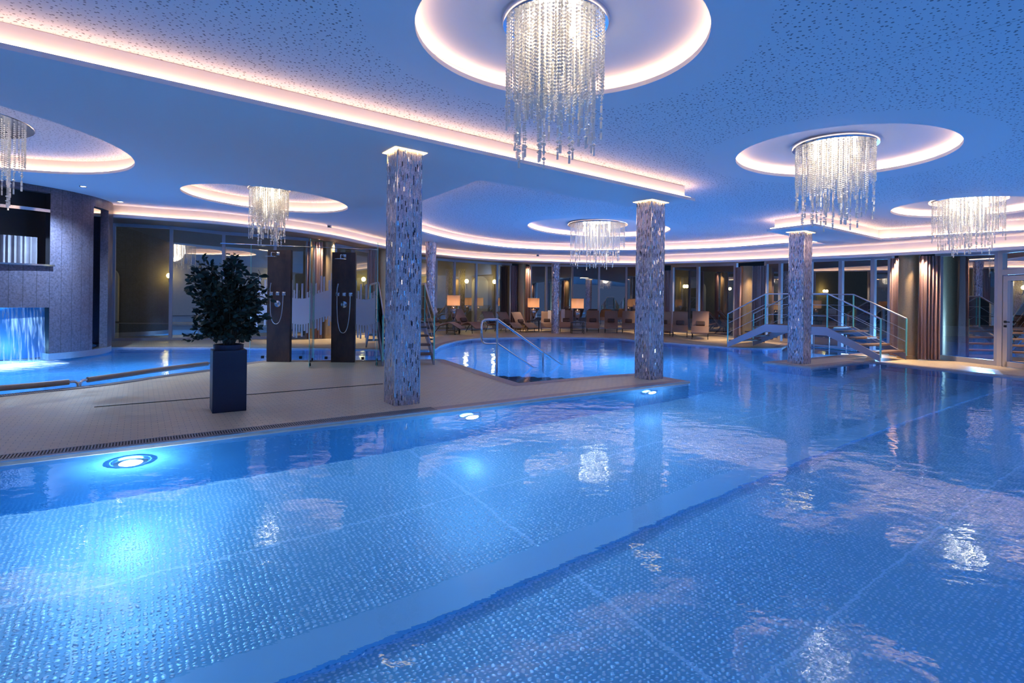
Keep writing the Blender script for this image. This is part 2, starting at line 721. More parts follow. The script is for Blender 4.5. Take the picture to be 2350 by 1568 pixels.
def mat_foam():
    m = NT('churning_foam')
    co = m.coord('Object', .1, (1.0, 3.2, 1))
    nz = m.noise(co, 2.4, 6, .65)
    d = m.vm('LENGTH', m.vm('MULTIPLY', m.vm('SUBTRACT', m.coord('Object'), (-10.3, 10.3, 0)), (.80, .75, 0)))
    edge = m.rng(d, .35, 1.6, 1.0, 0.0)
    f = m.rng(m.math('ADD', nz, m.math('MULTIPLY', edge, .6)), .74, .98)
    tr = m.n('BsdfTransparent')
    df = m.pbr((.88, .93, 1.0), .5, 0, Normal=m.bump(nz, .6, .04))
    mx = m.n('MixShader')
    m.set(mx.inputs[0], f)
    m.set(mx.inputs[1], tr)
    m.set(mx.inputs[2], df)
    return m.done(mx)


M['floor'] = mat_floor()
M['coping'] = plain('coping_stone', (.42, .30, .27), .4, 0, 12, .2)
M['basin'] = mat_basin()
M['poolwall'] = mat_poolwall()
M['water'] = mat_water()
M['glass'] = mat_glass('window_glass', (.66, .70, .72), .42)
M['rail_glass'] = mat_glass('railing_glass', (.86, .93, .93), .03)
M['glass_edge'] = plain('green_glass_edge', (.22, .72, .66), .15, .1)
M['frost'] = mat_frost()
M['crystal'] = mat_crystal()
M['shade'] = mat_shade()
M['wicker'] = mat_wicker()
M['drum'] = mat_drum()
M['showerstone'] = mat_showerstone()
M['fall'] = mat_fall()
M['foam'] = mat_foam()
M['mosaic'] = mat_mosaic('mirror_mosaic')
M['mosaic_round'] = mat_mosaic('mirror_mosaic_round', .18)
M['plate'] = plain('mirror_plate', (.62, .66, .74), .18, 1.0)
M['ripple_pool'] = plain('outdoor_pool_water', (.01, .22, .55), .12, 0, 2, .3)

# ================================================================= STRUCTURE
def structure(o):
    o['kind'] = 'structure'
    return o


RINGS = [  # name key, centre x, y, radius, in the dropped slab?
    (-8.38, 7.10, 2.80, True),
    (0.37, 4.52, 1.19, False),
    (-5.30, 11.74, 1.645, True),
    (4.38, 7.29, 1.29, False),
    (8.60, 10.30, 1.17, False),
    (2.44, 15.60, 2.02, False),
]

# --- dropped slab of the ceiling: outer (window side) edge and inner edge
OUT_PX = [(257, 471), (380, 480), (480, 486.8), (564, 496), (666, 506.4), (768, 524), (860, 546), (961.7, 566), (1092.6, 580), (1240, 586.6),
          (1453.7, 590.6), (1523, 586.5), (1660, 581.4), (1806, 574), (2000, 563), (2100, 556.5), (2350, 540)]
out_pts = smooth_path([Vector((-13.6, 14.6, SL(-13.6, 14.6))), Vector((-11.9, 13.9, SL(-11.9, 13.9)))] + [CL(*p) for p in OUT_PX] + [Vector((11.9, 8.9, SL(11.9, 8.9))), Vector((12.6, 5, SL(12.6, 5)))], 4)
inner_curve = smooth_path([CL(*p) for p in [(1894, 560), (1803, 561), (1660, 571), (1523, 575.5), (1454, 576), (1299, 576.5), (1177, 571), (1090, 561), (1032, 550.5), (961, 532)]]
                          + [Vector((-3.02, 14.3, 0)), Vector((-2.9, 13.2, 0)), Vector((-2.45, 12.1, 0))], 5)
inner = ([Vector((14, 9.9, 0)), CL(2350, 533), CL(2022, 551.4), CL(1867, 518), CL(1758, 531)] + inner_curve
         + [CL(962, 463), CL(1096, 413.7), CL(1475, 481), CL(1592.6, 462), CL(0, 112), Vector((-16.0, -3.30, 0))])
inner = [Vector((p.x, p.y, SL(p.x, p.y))) for p in inner]
fill = [Vector((x, y, SL(x, y))) for x, y in ((-18, -3.3), (-18, 14.6))]
slab_poly = fill[::-1][:0] + fill + out_pts + [Vector((14, 5, SL(14, 5)))] + inner


def ring_pts(cx, cy, r, dz, n=72, rev=False):
    p = [Vector((cx + r * cos(2 * pi * i / n), cy + r * sin(2 * pi * i / n), SL(cx + r * cos(2 * pi * i / n), cy + r * sin(2 * pi * i / n), dz))) for i in range(n)]
    return p[::-1] if rev else p


mb = MB()
mb.poly(slab_poly, [ring_pts(x, y, r, 0) for x, y, r, s in RINGS if s], flip=True)
structure(mb.build('ceiling', M['plaster']))

# perforated main ceiling above it
rect = [Vector((p.x, p.y, SL(p.x, p.y, MAIN))) for p in [Vector((-18, -7, 0)), Vector((-18, 14.8, 0))] + [q + Vector((.02, .08, 0)) for q in out_pts] + [Vector((14, 5, 0)), Vector((16, -7, 0))]]
mb = MB()
mb.poly(rect, [ring_pts(x, y, r, MAIN) for x, y, r, s in RINGS if not s], flip=True)
M['perf'] = mat_perf('perforated_board', [(x, y, r + .42) for x, y, r, s in RINGS if not s])
structure(mb.build('ceiling', M['perf']))

# cove along the inner slab edge (light from a ledge behind a lip)
tn = 0


def trim(mb_, mat, parent=None):
    global tn
    tn += 1
    return structure(mb_.build('trim_%d' % tn, mat, parent))


cove_path = inner[::-1]      # slab on the left of travel reversed: outward (right of travel) must face the open ceiling
mb = MB()
cp = inner
mb.sweep(cp, [(0, 0), (0, .05), (.13, .05), (.13, MAIN)])
t_in = trim(mb, M['plaster'])
mb = MB()
mb.sweep(cp, [(.055, .056), (.055, .072), (.085, .072), (.085, .056)])
mb.build('light_strip', M['led'], t_in)

# outer cove: face dropping to the window soffit
mb = MB()
op = out_pts
mb.sweep(op, [(0, 0), (0, -.27), (.11, -.27), (.11, -.235), (.125, -.235), (.125, -.30), (-.06, -.30)])
t_out = trim(mb, M['plaster'])
mb = MB()
mb.sweep(op, [(.075, -.262), (.075, -.248), (.045, -.248), (.045, -.262)])
mb.build('light_strip', M['led'], t_out)

# round light wells
for i, (x, y, r, s) in enumerate(RINGS):
    dz = 0 if s else MAIN
    top = MAIN if s else MAIN + .15
    P = ring_pts(x, y, r, dz)            # counter-clockwise, outward of travel = outside of ring
    mb = MB()
    mb.sweep(P, [(0, 0), (0, .045), (.13, .045), (.13, top - dz + .001)], closed=True)
    if not s:
        mb.poly(ring_pts(x, y, r + .13, top), (), flip=True)
    t = trim(mb, M['plaster'])
    mb = MB()
    mb.sweep(P, [(.06, .052), (.06, .066), (.09, .066), (.09, .052)], closed=True)
    mb.build('light_strip', M['led_ring'], t)

# --- decks
Zw = -0.03
ISL = [(-500, 1121), (0, 1062), (800, 967.5), (1586, 876), (1520.8, 864.5), (1478, 857), (1400, 861), (1193, 880), (1118.6, 857.2), (1060, 838),
       (1020, 825.4), (1000, 824.6), (881, 827), (761, 827), (620, 827), (564, 833), (480, 848.5), (367, 863), (253, 880), (166, 890), (0, 907), (-500, 962)]
isl = [G(*p) for p in ISL]
isl = isl[:12] + isl[12:15] + smooth_path(isl[15:], 4)
TER = [(120, 797), (258, 797), (470, 797), (700, 799), (881, 802), (960, 803)] 
ter = [G(*p) for p in TER] + smooth_path([G(*p) for p in [(985, 803.5), (1001, 801), (1012, 793.5), (1035, 786), (1065, 780.5), (1103, 776.8), (1180, 774.5), (1275.7, 774), (1400, 775.6), (1453.7, 779.6), (1519, 785), (1620, 792.5), (1671, 796), (1732, 799), (1795, 798.5)]], 3)
WALL = [(258, 783), (392, 781), (512, 779), (630, 777.5), (704, 776), (766, 773), (846, 768), (945, 762), (1042, 758.5), (1092, 757), (1140, 755.5),
        (1172, 755), (1217, 754.5), (1313, 754), (1455, 755.5), (1520, 760), (1542, 762), (1602, 768), (1690, 776), (1757, 783), (1860, 793.5), (2000, 807), (2045, 812), (2107, 819), (2153, 824.5), (2293, 840), (2350, 847), (2500, 868)]
HEAD = [(258, 512), (392, 519), (512, 532), (630, 540.5), (704, 547), (766, 558.5), (846, 575), (945, 588), (1042, 596), (1092, 600), (1140, 603),
        (1172, 605), (1217, 607), (1313, 608), (1455, 608.5), (1520, 609), (1542, 609), (1602, 607), (1690, 604), (1757, 600), (1860, 595), (2000, 588.4), (2045, 587), (2107, 583), (2153, 580), (2293, 574), (2350, 571), (2500, 564)]


def interp(tab, x):
    for (a, b), (c, d) in zip(tab, tab[1:]):
        if a <= x <= c:
            return b + (d - b) * (x - a) / (c - a)
    return tab[0][1] if x < tab[0][0] else tab[-1][1]


def WB(x):
    return G(x, interp(WALL, x))


def WH(x):
    b = WB(x)
    return AT(x, interp(HEAD, x), b.y)


wall_line = [WB(x) for x, _ in WALL]


def deck(name, pts, mat=None):
    ccw = sum(a.x * b.y - b.x * a.y for a, b in zip(pts, pts[1:] + pts[:1])) > 0
    if not ccw:
        pts = pts[::-1]
    mb = MB()
    mb.poly(pts)
    o = structure(mb.build(name, mat or M['floor']))
    return pts, o


isl, _o = deck('floor', isl)
back = [WB(x) + Vector((0.0, .4, 0)) if x < 1500 else WB(x) + Vector((.35, .15, 0)) for x, _ in WALL if x <= 1757][::-1]
ter, _o = deck('floor', ter + [WB(1800) + Vector((.3, 0.1, 0))] + back + [G(120, 783)])
RD = [G(1752, 831), G(1862.5, 842.8), G(1905, 839), G(1985, 829.8), G(2010, 830), G(2100, 840.5), G(2350, 866), G(2800, 912)]
rd = RD + [Vector((17, 9, 0))] + [WB(x) + Vector((.4, .1, 0)) for x in (2350, 2293, 2153, 2045)] + [G(2010, 809.5), G(1970, 811.4), G(1859.5, 822), G(1769, 829.8)]
rd, _o = deck('floor', rd)

DEPTH = -1.40
pw = 0
for nm, pts in (('island', isl), ('terrace', ter), ('right', rd)):
    # coping band: thin slab edge, then steel wall
    mb = MB()
    mb.sweep(pts, [(-.22, .004), (.0, .004), (.0, -.05)], closed=True)
    trim(mb, M['coping'])
    mb = MB()
    mb.sweep(pts, [(.0, -.05), (-.02, -.06), (-.02, DEPTH)], closed=True)
    trim(mb, M['poolwall'])

mb = MB()
mb.add([(-20, -7, DEPTH), (17, -7, DEPTH), (17, 27, DEPTH), (-20, 27, DEPTH)], [(0, 1, 2, 3)])
structure(mb.build('pool_floor', M['basin']))
mb = MB()                                   # basin walls that close the pool beyond the frame
mb.add([(-20, -7, DEPTH), (17, -7, DEPTH), (17, -7, 0), (-20, -7, 0), (17, 9, DEPTH), (17, 9, 0), (-20, 14, DEPTH), (-20, 14, 0)], [(0, 1, 2, 3), (1, 4, 5, 2), (6, 0, 3, 7)])
structure(mb.build('pool_wall', M['poolwall']))
mb = MB()
mb.add([(-20, -7, Zw), (17, -7, Zw), (17, 27, Zw), (-20, 27, Zw)], [(0, 1, 2, 3)])
w = mb.build('pool_water', M['water'])
tag(w, 'clear blue pool water filling the connected indoor basins', 'water', kind='stuff')

# raised smooth strip along the pool floor
def RP(p, q, z=0.0):
    return U * p + V * q + Z * z


mb = MB()
mb.beam(RP(-8, 3.34, DEPTH + .02), RP(14, 3.34, DEPTH + .02), .30, .05)
o = mb.build('floor_gully', plain('smooth_steel', (.26, .48, .68), .3, .5))
tag(o, 'smooth raised steel channel running diagonally across the dimpled pool floor', 'channel')

# entry steps in the round pool
root = empty('pool_steps', G(1150, 869, -.2), 0, 'dark submerged entry steps in the corner of the round pool', 'steps')
a, b = G(1118.6, 857.2), G(1193, 880)
e = (b - a).normalized()
nrm = Vector((-e.y, e.x, 0))
if nrm.y < 0:
    nrm = -nrm
for i in range(6):
    mb = MB()
    mb.beam(a + e * .1 + nrm * (.17 + .32 * i) - Z * (.18 + .16 * i) - root.location, b - e * .02 + nrm * (.17 + .32 * i) - Z * (.18 + .16 * i) - root.location, .31, .05)
    mb.build('step', plain('dark_step_stone', (.07, .05, .06), .4) if i == 0 else bpy.data.materials['dark_step_stone'], root)

# ================================================================= window wall
def glass_unit(n, xs, bottom=.06, fw=.09, transom=None):
    """window between the first and last x of xs with mullions at the inner ones"""
    mbF, mbG = MB(), MB()
    P = [(WB(x), WH(x)) for x in xs]
    for (b0, h0), (b1, h1) in zip(P, P[1:]):
        mbF.beam(b0 + Z * bottom / 2, b1 + Z * bottom / 2, .08, bottom)
        mbF.beam(h0 - Z * .05, h1 - Z * .05, .08, .10)
        g0, g1 = b0 + Z * bottom, b1 + Z * bottom
        mbG.add([g0, g1, h1 - Z * .1, h0 - Z * .1], [(0, 1, 2, 3)])
    for k, (b, h) in enumerate(P):
        d = (P[min(k + 1, len(P) - 1)][0] - P[max(k - 1, 0)][0]).normalized()
        w_ = fw
        up = Vector((-d.y, d.x, 0))
        mbF.beam(b, h, .08, w_, up=up) if False else mbF.box((0, 0, 0), (w_, .10, (h - b).z), Matrix.Translation((b + h) / 2 * 1) @ Matrix.Rotation(atan2(d.y, d.x), 4, 'Z'))
    f = structure(mbF.build('window_%d' % n, M['frame']))
    mbG.build('glass', M['glass'], f)
    return f


glass_unit(1, [260, 392, 512, 630, 704], .08)
glass_unit(2, [768, 808, 846])
glass_unit(3, [950, 1000, 1042, 1092, 1140, 1171])
glass_unit(4, [1217, 1253, 1313, 1374, 1437, 1480, 1518])
glass_unit(5, [1543, 1602, 1688], fw=.14)
glass_unit(6, [1758, 1791, 1860, 1930, 2004, 2044], fw=.12)
glass_unit(7, [2154, 2293], .12, fw=.14)

# glazed door at the far right with a transom pane over it
dr = empty('door_1', WB(2300))
dr['kind'] = 'structure'
d0, d1 = WB(2302), WB(2440)
dd = (d1 - d0).normalized()
L = 1.25
d1 = d0 + dd * L
top = WH(2302).z
mt = Matrix.Rotation(atan2(dd.y, dd.x), 4, 'Z')
mb = MB()
for t_, w_ in ((0, .12), (L, .12)):
    mb.box((0, 0, 0), (w_, .12, top), Matrix.Translation(dd * t_ + Z * top / 2) @ mt)
dh = 2.10
for zz, hh in ((top - .04, .08), (dh + .06, .12)):
    mb.box((0, 0, 0), (L, .12, hh), Matrix.Translation(dd * L / 2 + Z * zz) @ mt)
mb.build('door_frame', M['doorframe'], dr)
mb = MB()
for t_ in (.115, L - .115):
    mb.box((0, 0, 0), (.11, .07, dh - .04), Matrix.Translation(dd * t_ + Z * (dh / 2 - .01) + Vector((-.03, -.03, 0))) @ mt)
for zz, hh in ((.07, .12), (dh - .08, .11)):
    mb.box((0, 0, 0), (L - .25, .07, hh), Matrix.Translation(dd * L / 2 + Z * zz + Vector((-.03, -.03, 0))) @ mt)
leaf = mb.build('door_leaf', M['doorframe'], dr)
mb = MB()
mb.beam(dd * .1 + Z * 1.05, dd * L + Z * 1.05, .006, 1.8)
mb.beam(dd * .1 + Z * (dh + top) / 2, dd * (L - .1) + Z * (dh + top) / 2, .006, top - dh - .18)
mb.build('glass', M['glass'], dr)
mb = MB()
hp = dd * .115 + Z * 1.03 + Vector((-.09, -.06, 0))
mb.tube([hp, hp + Vector((-.05, -.03, 0)), hp + Vector((-.06, -.04, 0)) + dd * .13], .011, 8)
mb.box((0, 0, 0), (.05, .02, .05), Matrix.Translation(hp) @ mt)
mb.box((0, 0, 0), (.05, .02, .05), Matrix.Translation(hp - Z * .1) @ mt)
mb.build('door_handle', M['darkmetal'], leaf)

# soffit between the outer cove and the window heads, and the wall above the heads
def outpoint(x):
    return CL(x, interp(OUT_PX, x))


xs = [x for x, _ in WALL if x <= 2350]
A = []
for x in xs:
    p = outpoint(x)
    A.append(p - Z * .30)
mb = MB()
h2 = [WH(x) for x in xs]
mb.strip(A, h2)
mb.strip([h - Z * 0 for h in h2], [Vector((h.x, h.y, SL(h.x, h.y, MAIN))) for h in h2])
mb.strip([A[-1], A[-1] + Vector((1.5, -6, .1))], [h2[-1], h2[-1] + Vector((2.0, -6, .1))])
trim(mb, M['soffit'])
mb = MB()                                     # pale sill band under the first window row
for x0, x1 in ((230, 704),):
    a, b = WB(x0), WB(x1)
    mb.strip([a + Vector((0, -.05, 0)), b + Vector((0, -.05, 0))], [a + Vector((0, -.05, .09)), b + Vector((0, -.05, .09))])
structure(mb.build('baseboard_left', M['frame']))

# far right wall beyond the door, and left end wall behind the drum (close the hall)
mb = MB()
e0 = WB(2300) + dd * L
mb.strip([e0, e0 + dd * 3], [e0 + Z * 3.6, e0 + dd * 3 + Z * 3.6])
structure(mb.build('wall_right', M['gold']))
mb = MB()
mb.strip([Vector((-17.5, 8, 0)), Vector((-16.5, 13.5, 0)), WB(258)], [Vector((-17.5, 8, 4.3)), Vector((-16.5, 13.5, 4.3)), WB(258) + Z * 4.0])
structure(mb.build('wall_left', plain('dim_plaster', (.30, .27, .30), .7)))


# ================================================================= gold columns and curtains along the glass
def gold_column(x, y, dia, label):
    b = G(x, y)
    top = SL(b.x, b.y, -.22)
    r = empty('round_column', b, 0, label, 'column', 'round gold columns along the window wall')
    mb = MB()
    mb.lathe([(dia / 2, .09), (dia / 2, top)], n=40)
    mb.build('shaft', M['gold'], r)
    mb = MB()
    mb.lathe([(dia / 2 + .02, 0), (dia / 2 + .02, .09), (dia / 2, .095)], n=40)
    mb.build('plinth', M['gold'], r)
    return r


gold_column(753, 776.5, .40, 'gold round column behind the glass shower screen')
gold_column(876, 771, .36, 'gold round column just left of the nearest square mosaic column')
gold_column(1197, 757, .36, 'gold round column at the centre windows, left of the middle table lamp')
gold_column(1713, 781, .46, 'gold round column behind the left rail of the footbridge')
gold_column(2086, 823, .46, 'broad gold round column right of the footbridge')


def curtain(x0, x1, y0, y1, label, folds=5, depth=.05):
    a, b = G(x0, y0), G(x1, y1)
    top = min(SL(a.x, a.y), SL(b.x, b.y)) - .27
    d = (b - a)
    n = Vector((-d.y, d.x, 0)).normalized()
    N = folds * 10
    rows = []
    rnd = random.Random(int(x0))
    ph = rnd.random() * 6
    for zi in range(7):
        z = .02 + (top - .02) * zi / 6
        amp = depth * (1.0 - .25 * zi / 6)
        rows.append([a + d * (i / N) + n * amp * (sin(2 * pi * folds * i / N + ph + .3 * sin(zi)) + .35 * sin(2 * pi * folds * 2.3 * i / N)) + Z * z for i in range(N + 1)])
    mb = MB()
    vs = [v - a for r_ in rows for v in r_]
    w_ = N + 1
    mb.add(vs, [(j * w_ + i, j * w_ + i + 1, (j + 1) * w_ + i + 1, (j + 1) * w_ + i) for j in range(6) for i in range(N)], True)
    o = mb.build('curtain', M['curtain'], None, a)
    tag(o, label, 'curtain', 'brown curtains gathered beside the gold columns')
    return o


curtain(704, 739, 779, 778, 'gathered brown curtain seen through the shower glass, left of the gold column', 5)
curtain(846, 867, 773, 772.5, 'narrow brown curtain left of the column hidden behind the big mosaic column', 3)
curtain(1171, 1190, 756.6, 756.4, 'brown curtain left of the central gold column', 4)
curtain(1205, 1217, 756.4, 756.4, 'narrow brown curtain beside the middle table lamp', 3)
curtain(1519, 1542, 765, 766.5, 'brown curtain beside the right edge of the second square mosaic column', 4)
curtain(1688, 1700, 780, 781.5, 'narrow brown curtain left of the gold column behind the footbridge', 3)
curtain(1727, 1757, 785, 787.5, 'wide brown curtain right of the gold column behind the footbridge', 5)
curtain(2045, 2065, 817, 820, 'dark brown curtain just left of the broadest gold column', 4)
curtain(2107, 2154, 826.5, 828, 'wide brown curtain at the far right, beside the broadest gold column', 6, .07)


# ================================================================= mosaic columns
def square_column(px, py, label):
    w_ = .35
    c = G(px, py)
    ctr = c + U * (w_ / 2) + V * (w_ / 2)
    top = SL(ctr.x, ctr.y)
    r = empty('mosaic_column', (ctr.x, ctr.y, 0), AL, label, 'column', 'square mosaic columns standing at the pool edge')
    mb = MB()
    mb.box((0, 0, (top + .12) / 2), (w_, w_, top + .12))
    mb.build('shaft', M['mosaic'], r)
    mb = MB()
    for i in (-1, 1):
        for j in (-1, 1):
            mb.box((i * w_ / 2, j * w_ / 2, top / 2), (.009, .009, top - .01))
    mb.build('corner_trim', M['chrome'], r)
    # lit recess around the head of the column
    mb = MB()
    g = .052
    o_, i_ = w_ / 2 + g, w_ / 2
    for k in range(4):
        a = pi / 2 * k
        rot = Matrix.Rotation(a, 4, 'Z')
        vs = [rot @ Vector(v) for v in ((-o_, -o_, -.004 + top), (o_, -o_, -.004 + top), (i_, -i_, -.004 + top), (-i_, -i_, -.004 + top))]
        w_m = Matrix.Rotation(AL, 4, 'Z')
        for v in vs:
            q = w_m @ Vector((v.x, v.y, 0)) + ctr
            v.z = SL(q.x, q.y) - .005
        mb.add(vs, [(0, 3, 2, 1)])
    mb.build('lit_collar', M['led_yellow'], r)
    return r


square_column(908.3, 933, 'nearest and tallest square mirror mosaic column, between planter and round pool')
square_column(1493.2, 873, 'square mirror mosaic column on the tip of the deck between the pools')
square_column(1844, 837, 'square mirror mosaic column on the small peninsula before the footbridge')


def round_mosaic(px, py, r_, label):
    c = G(px, py)
    top = SL(c.x, c.y)
    mb = MB()
    mb.lathe([(r_, 0), (r_ * .96, 1.4), (r_ * .98, top * .75), (r_ * 1.12, top * .93), (r_ * 1.2, top)], n=36)
    o = mb.build('round_mosaic_column', M['mosaic_round'], None, c)
    tag(o, label, 'column', 'round mosaic columns on the back terrace')


round_mosaic(988, 777, .17, 'slim round mosaic column just behind the near stair rail')
round_mosaic(1275, 765, .17, 'slim round mosaic column between the two right table lamps')


# ================================================================= chandeliers
def bead_strand(length, rnd, tail):
    """string of crystal beads hanging down from the origin"""
    mb = MB()
    z = -.01
    sz = .0125

    def bead(zc, r, h, n=5):
        vs = [(0, 0, zc + h / 2)] + [(r * cos(2 * pi * k / n), r * sin(2 * pi * k / n), zc) for k in range(n)] + [(0, 0, zc - h / 2)]
        mb.add(vs, [(0, k + 1, (k + 1) % n + 1) for k in range(n)] + [(n + 1, (k + 1) % n + 1, k + 1) for k in range(n)])
    while z > -length:
        bead(z - sz, sz, sz * 2.1)
        z -= sz * 2.15
    if tail > 0:
        end = -length - tail
        while z > end + .05:
            k = rnd.random()
            if k < .25:
                mb.box((0, 0, z - .035), (.016, .016, .06))
                z -= .072
            elif k < .45:
                bead(z - .02, .02, .038, 6)
                z -= .04
            else:
                bead(z - .009, .010, .018, 4)
                z -= .02
        mb.box((0, 0, z - .035), (.016, .016, .065))
    me = bpy.data.meshes.new('bead_strand')
    me.from_pydata(mb.v, [], mb.f)
    me.materials.append(M['crystal'])
    return me


_r = random.Random(3)
SHORT = [bead_strand(l, _r, 0) for l in (.46, .50, .54, .58, .62, .66, .70)]
LONG = [bead_strand(.62, _r, t_) for t_ in (.14, .2, .27, .34, .40, .46)]


def chandelier(x, y, ztop, rad, label, scale=1.0, bulbs=5, power=1.0, n_in=130):
    rnd = random.Random(int(x * 100) + 5)
    r = empty('crystal_chandelier', (x, y, ztop), 0, label, 'chandelier', 'crystal bead chandeliers hanging in the round ceiling wells')
    mb = MB()
    pr = rad * 1.12
    mb.lathe([(0, .03), (pr, .03), (pr, .0), (pr - .012, -.02), (0, -.02)], n=48, cap=False)
    plate = mb.build('mounting_plate', M['plate'], r)
    pts = []
    n1 = 56
    for k in range(n1):
        a = 2 * pi * k / n1
        pts.append((rad * cos(a), rad * sin(a), 0))
    for k in range(44):
        a = 2 * pi * (k + .5) / 44
        pts.append((rad * .82 * cos(a), rad * .82 * sin(a), 1))
    for k, (px, py, ring) in enumerate(pts):
        long_ = rnd.random() < (.17 if ring == 0 else .42)
        me = rnd.choice(LONG[1:] if ring else LONG[:4]) if long_ else rnd.choice(SHORT[:4] if ring == 0 else SHORT[2:])
        o = bpy.data.objects.new('bead_strand', me)
        COL.objects.link(o)
        o.parent = r
        o.location = (px, py, -.02)
        o.rotation_euler = (0, 0, rnd.random() * 6)
        o.scale = (scale, scale, scale)
    # the remaining inner strands
    mb = MB()
    for k in range(n_in):
        rr = rad * .74 * sqrt(rnd.random())
        a = rnd.random() * 2 * pi
        me = rnd.choice(LONG if rnd.random() < .22 else SHORT)
        n = len(mb.v)
        ox, oy = rr * cos(a), rr * sin(a)
        for v in me.vertices:
            mb.v.append((v.co.x * scale + ox, v.co.y * scale + oy, v.co.z * scale - .02))
        for p in me.polygons:
            mb.f.append(tuple(i + n for i in p.vertices))
            mb.sm.append(False)
    o = mb.build('inner_bead_strands', M['crystal'], r)
    o['kind'] = 'stuff'
    for k in range(bulbs):
        a = 2 * pi * k / bulbs + .4
        p = Vector((rad * .5 * cos(a), rad * .5 * sin(a), -.13 * scale))
        mb = MB()
        mb.lathe([(0, -.045), (.026, -.035), (.034, -.01), (.026, .02), (.016, .05), (.016, .11)], n=12, cap=False)
        mb.build('bulb', M['bulb'], plate, p)
    light('chandelier_light', 'POINT', (x, y, ztop - .28 * scale), BULB_POWER * power, (1, .88, .70), shadow_soft_size=.22 * rad / .4)
    return r


def well_top(x, y, s):
    return SL(x, y, MAIN if s else MAIN + .15) - .03


chandelier(.33, 4.45, well_top(.37, 4.45, False), .395, 'largest looking crystal chandelier, nearest, at the top centre', 1.0)
chandelier(4.32, 7.29, well_top(4.38, 7.29, False), .465, 'crystal chandelier in the round well above the right of the main pool', .96)
chandelier(8.52, 10.15, well_top(8.52, 10.15, False), .53, 'crystal chandelier at the far right, before the window curtains', .90)
chandelier(2.44, 15.6, well_top(2.44, 15.6, False), .77, 'wide crystal chandelier over the round pool at the centre back', 1.12, power=1.2)
chandelier(-5.29, 11.74, well_top(-5.3, 11.74, True), .39, 'crystal chandelier above the potted plant and showers', 1.05, power=2.0)
chandelier(-7.95, 7.4, well_top(-8, 7.4, True), .95, 'crystal chandelier cut off by the left edge of the picture', 1.1, power=2.2)

# ================================================================= waterfall drum
DC = Vector((-11.74, 12.3, 0))
DR = 2.14
dt = SL(DC.x + 1.5, DC.y - .5)
drum = empty('waterfall_tower', DC, 0, 'dark stone clad cylindrical tower with a waterfall, left edge of the pool', 'tower')


def ang(px):
    """angle on the drum hit by the sight line through column px"""
    t = (px - CX) / F
    # |t*Y - DCx, Y - DCy| = R
    A_ = t * t + 1
    B_ = -2 * (t * DC.x + DC.y)
    C_ = DC.x ** 2 + DC.y ** 2 - DR ** 2
    D_ = B_ * B_ - 4 * A_ * C_
    if D_ < 0:
        Y = -B_ / (2 * A_)
    else:
        Y = (-B_ - sqrt(D_)) / (2 * A_)
    return atan2(Y - DC.y, t * Y - DC.x), Y


def zat(px, py):
    return EYE - (py - hz(px)) * ang(px)[1] / F


aL = ang(-160)[0]
a1 = ang(113)[0]
a2 = ang(213)[0]
a3 = ang(247)[0]
aR = ang(213)[0] + 2.2
zb = .14
z_open_top = zat(108, 443)


def shell(x0, x1, z0, z1, th=.16, n=16):
    mb = MB()
    P0 = [Vector((DR * cos(x0 + (x1 - x0) * i / n), DR * sin(x0 + (x1 - x0) * i / n), 0)) for i in range(n + 1)]
    P1 = [p * ((DR - th) / DR) for p in P0]
    a = [p + Z * z0 for p in P0]
    b = [p + Z * z1 for p in P0]
    c = [p + Z * z1 for p in P1]
    d = [p + Z * z0 for p in P1]
    mb.strip(a, b, True)
    mb.strip(b, c)
    mb.strip(c, d, True)
    mb.strip(d, a)
    for i in (0, n):
        mb.add([a[i], b[i], c[i], d[i]], [(0, 1, 2, 3) if i == 0 else (3, 2, 1, 0)])
    return mb


zt = dt + .05
zsill = zat(105, 611)
zlow = zat(105, 706)
shell(a1, a2, zb, zt).build('cladding', M['drum'], drum)
shell(a2, a3, zat(230, 478), zt).build('cladding', M['drum'], drum)
shell(a3, aR, zb, zt).build('cladding', M['drum'], drum)
shell(aL - .6, a1, z_open_top, zt).build('cladding', M['drum'], drum)
shell(aL - .6, a1, zlow, zsill).build('cladding', M['drum'], drum)
shell(aL - .6, a1, zat(105, 480), zat(105, 487), .3).build('ledge', M['chrome'], drum)
mbx = shell(aL - .6, a1 + .03, zsill, zsill + .035, .1)
mbx.v = [(x * 1.03, y * 1.03, z) for x, y, z in mbx.v]
mbx.build('ledge', M['chrome'], drum)
shell(a1, aR, .0, zb, .3).build('base', M['steel'], drum)
# inner room of the tower
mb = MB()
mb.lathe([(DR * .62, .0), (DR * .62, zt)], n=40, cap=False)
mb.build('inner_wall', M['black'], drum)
mb = MB()
mb.lathe([(DR * .63, .0), (DR * .63, zlow)], n=40, cap=False)
mb.build('inner_glow_wall', plain('blue_glow_tint', (.03, .22, .50), .5), drum)  # blue glow behind the fall, put into the wall colour
for a_ in (a1 - .25, a1 - .8):
    light('tower_light', 'POINT', DC + Vector((DR * .8 * cos(a_), DR * .8 * sin(a_), .25)), 6, (.35, .72, 1), shadow_soft_size=.0)
fall = MB()
n = 20
P = [Vector(((DR - .10) * cos(aL - .5 + (a1 - .02 - aL + .5) * i / n), (DR - .10) * sin(aL - .5 + (a1 - .02 - aL + .5) * i / n), 0)) for i in range(n + 1)]
fall.strip([p + Z * (zlow + .03) for p in P], [p * 1.04 + Z * Zw for p in P], True)
o = fall.build('waterfall', M['fall'], None, DC)
tag(o, 'sheet of falling water pouring from the dark tower into the left pool', 'waterfall')
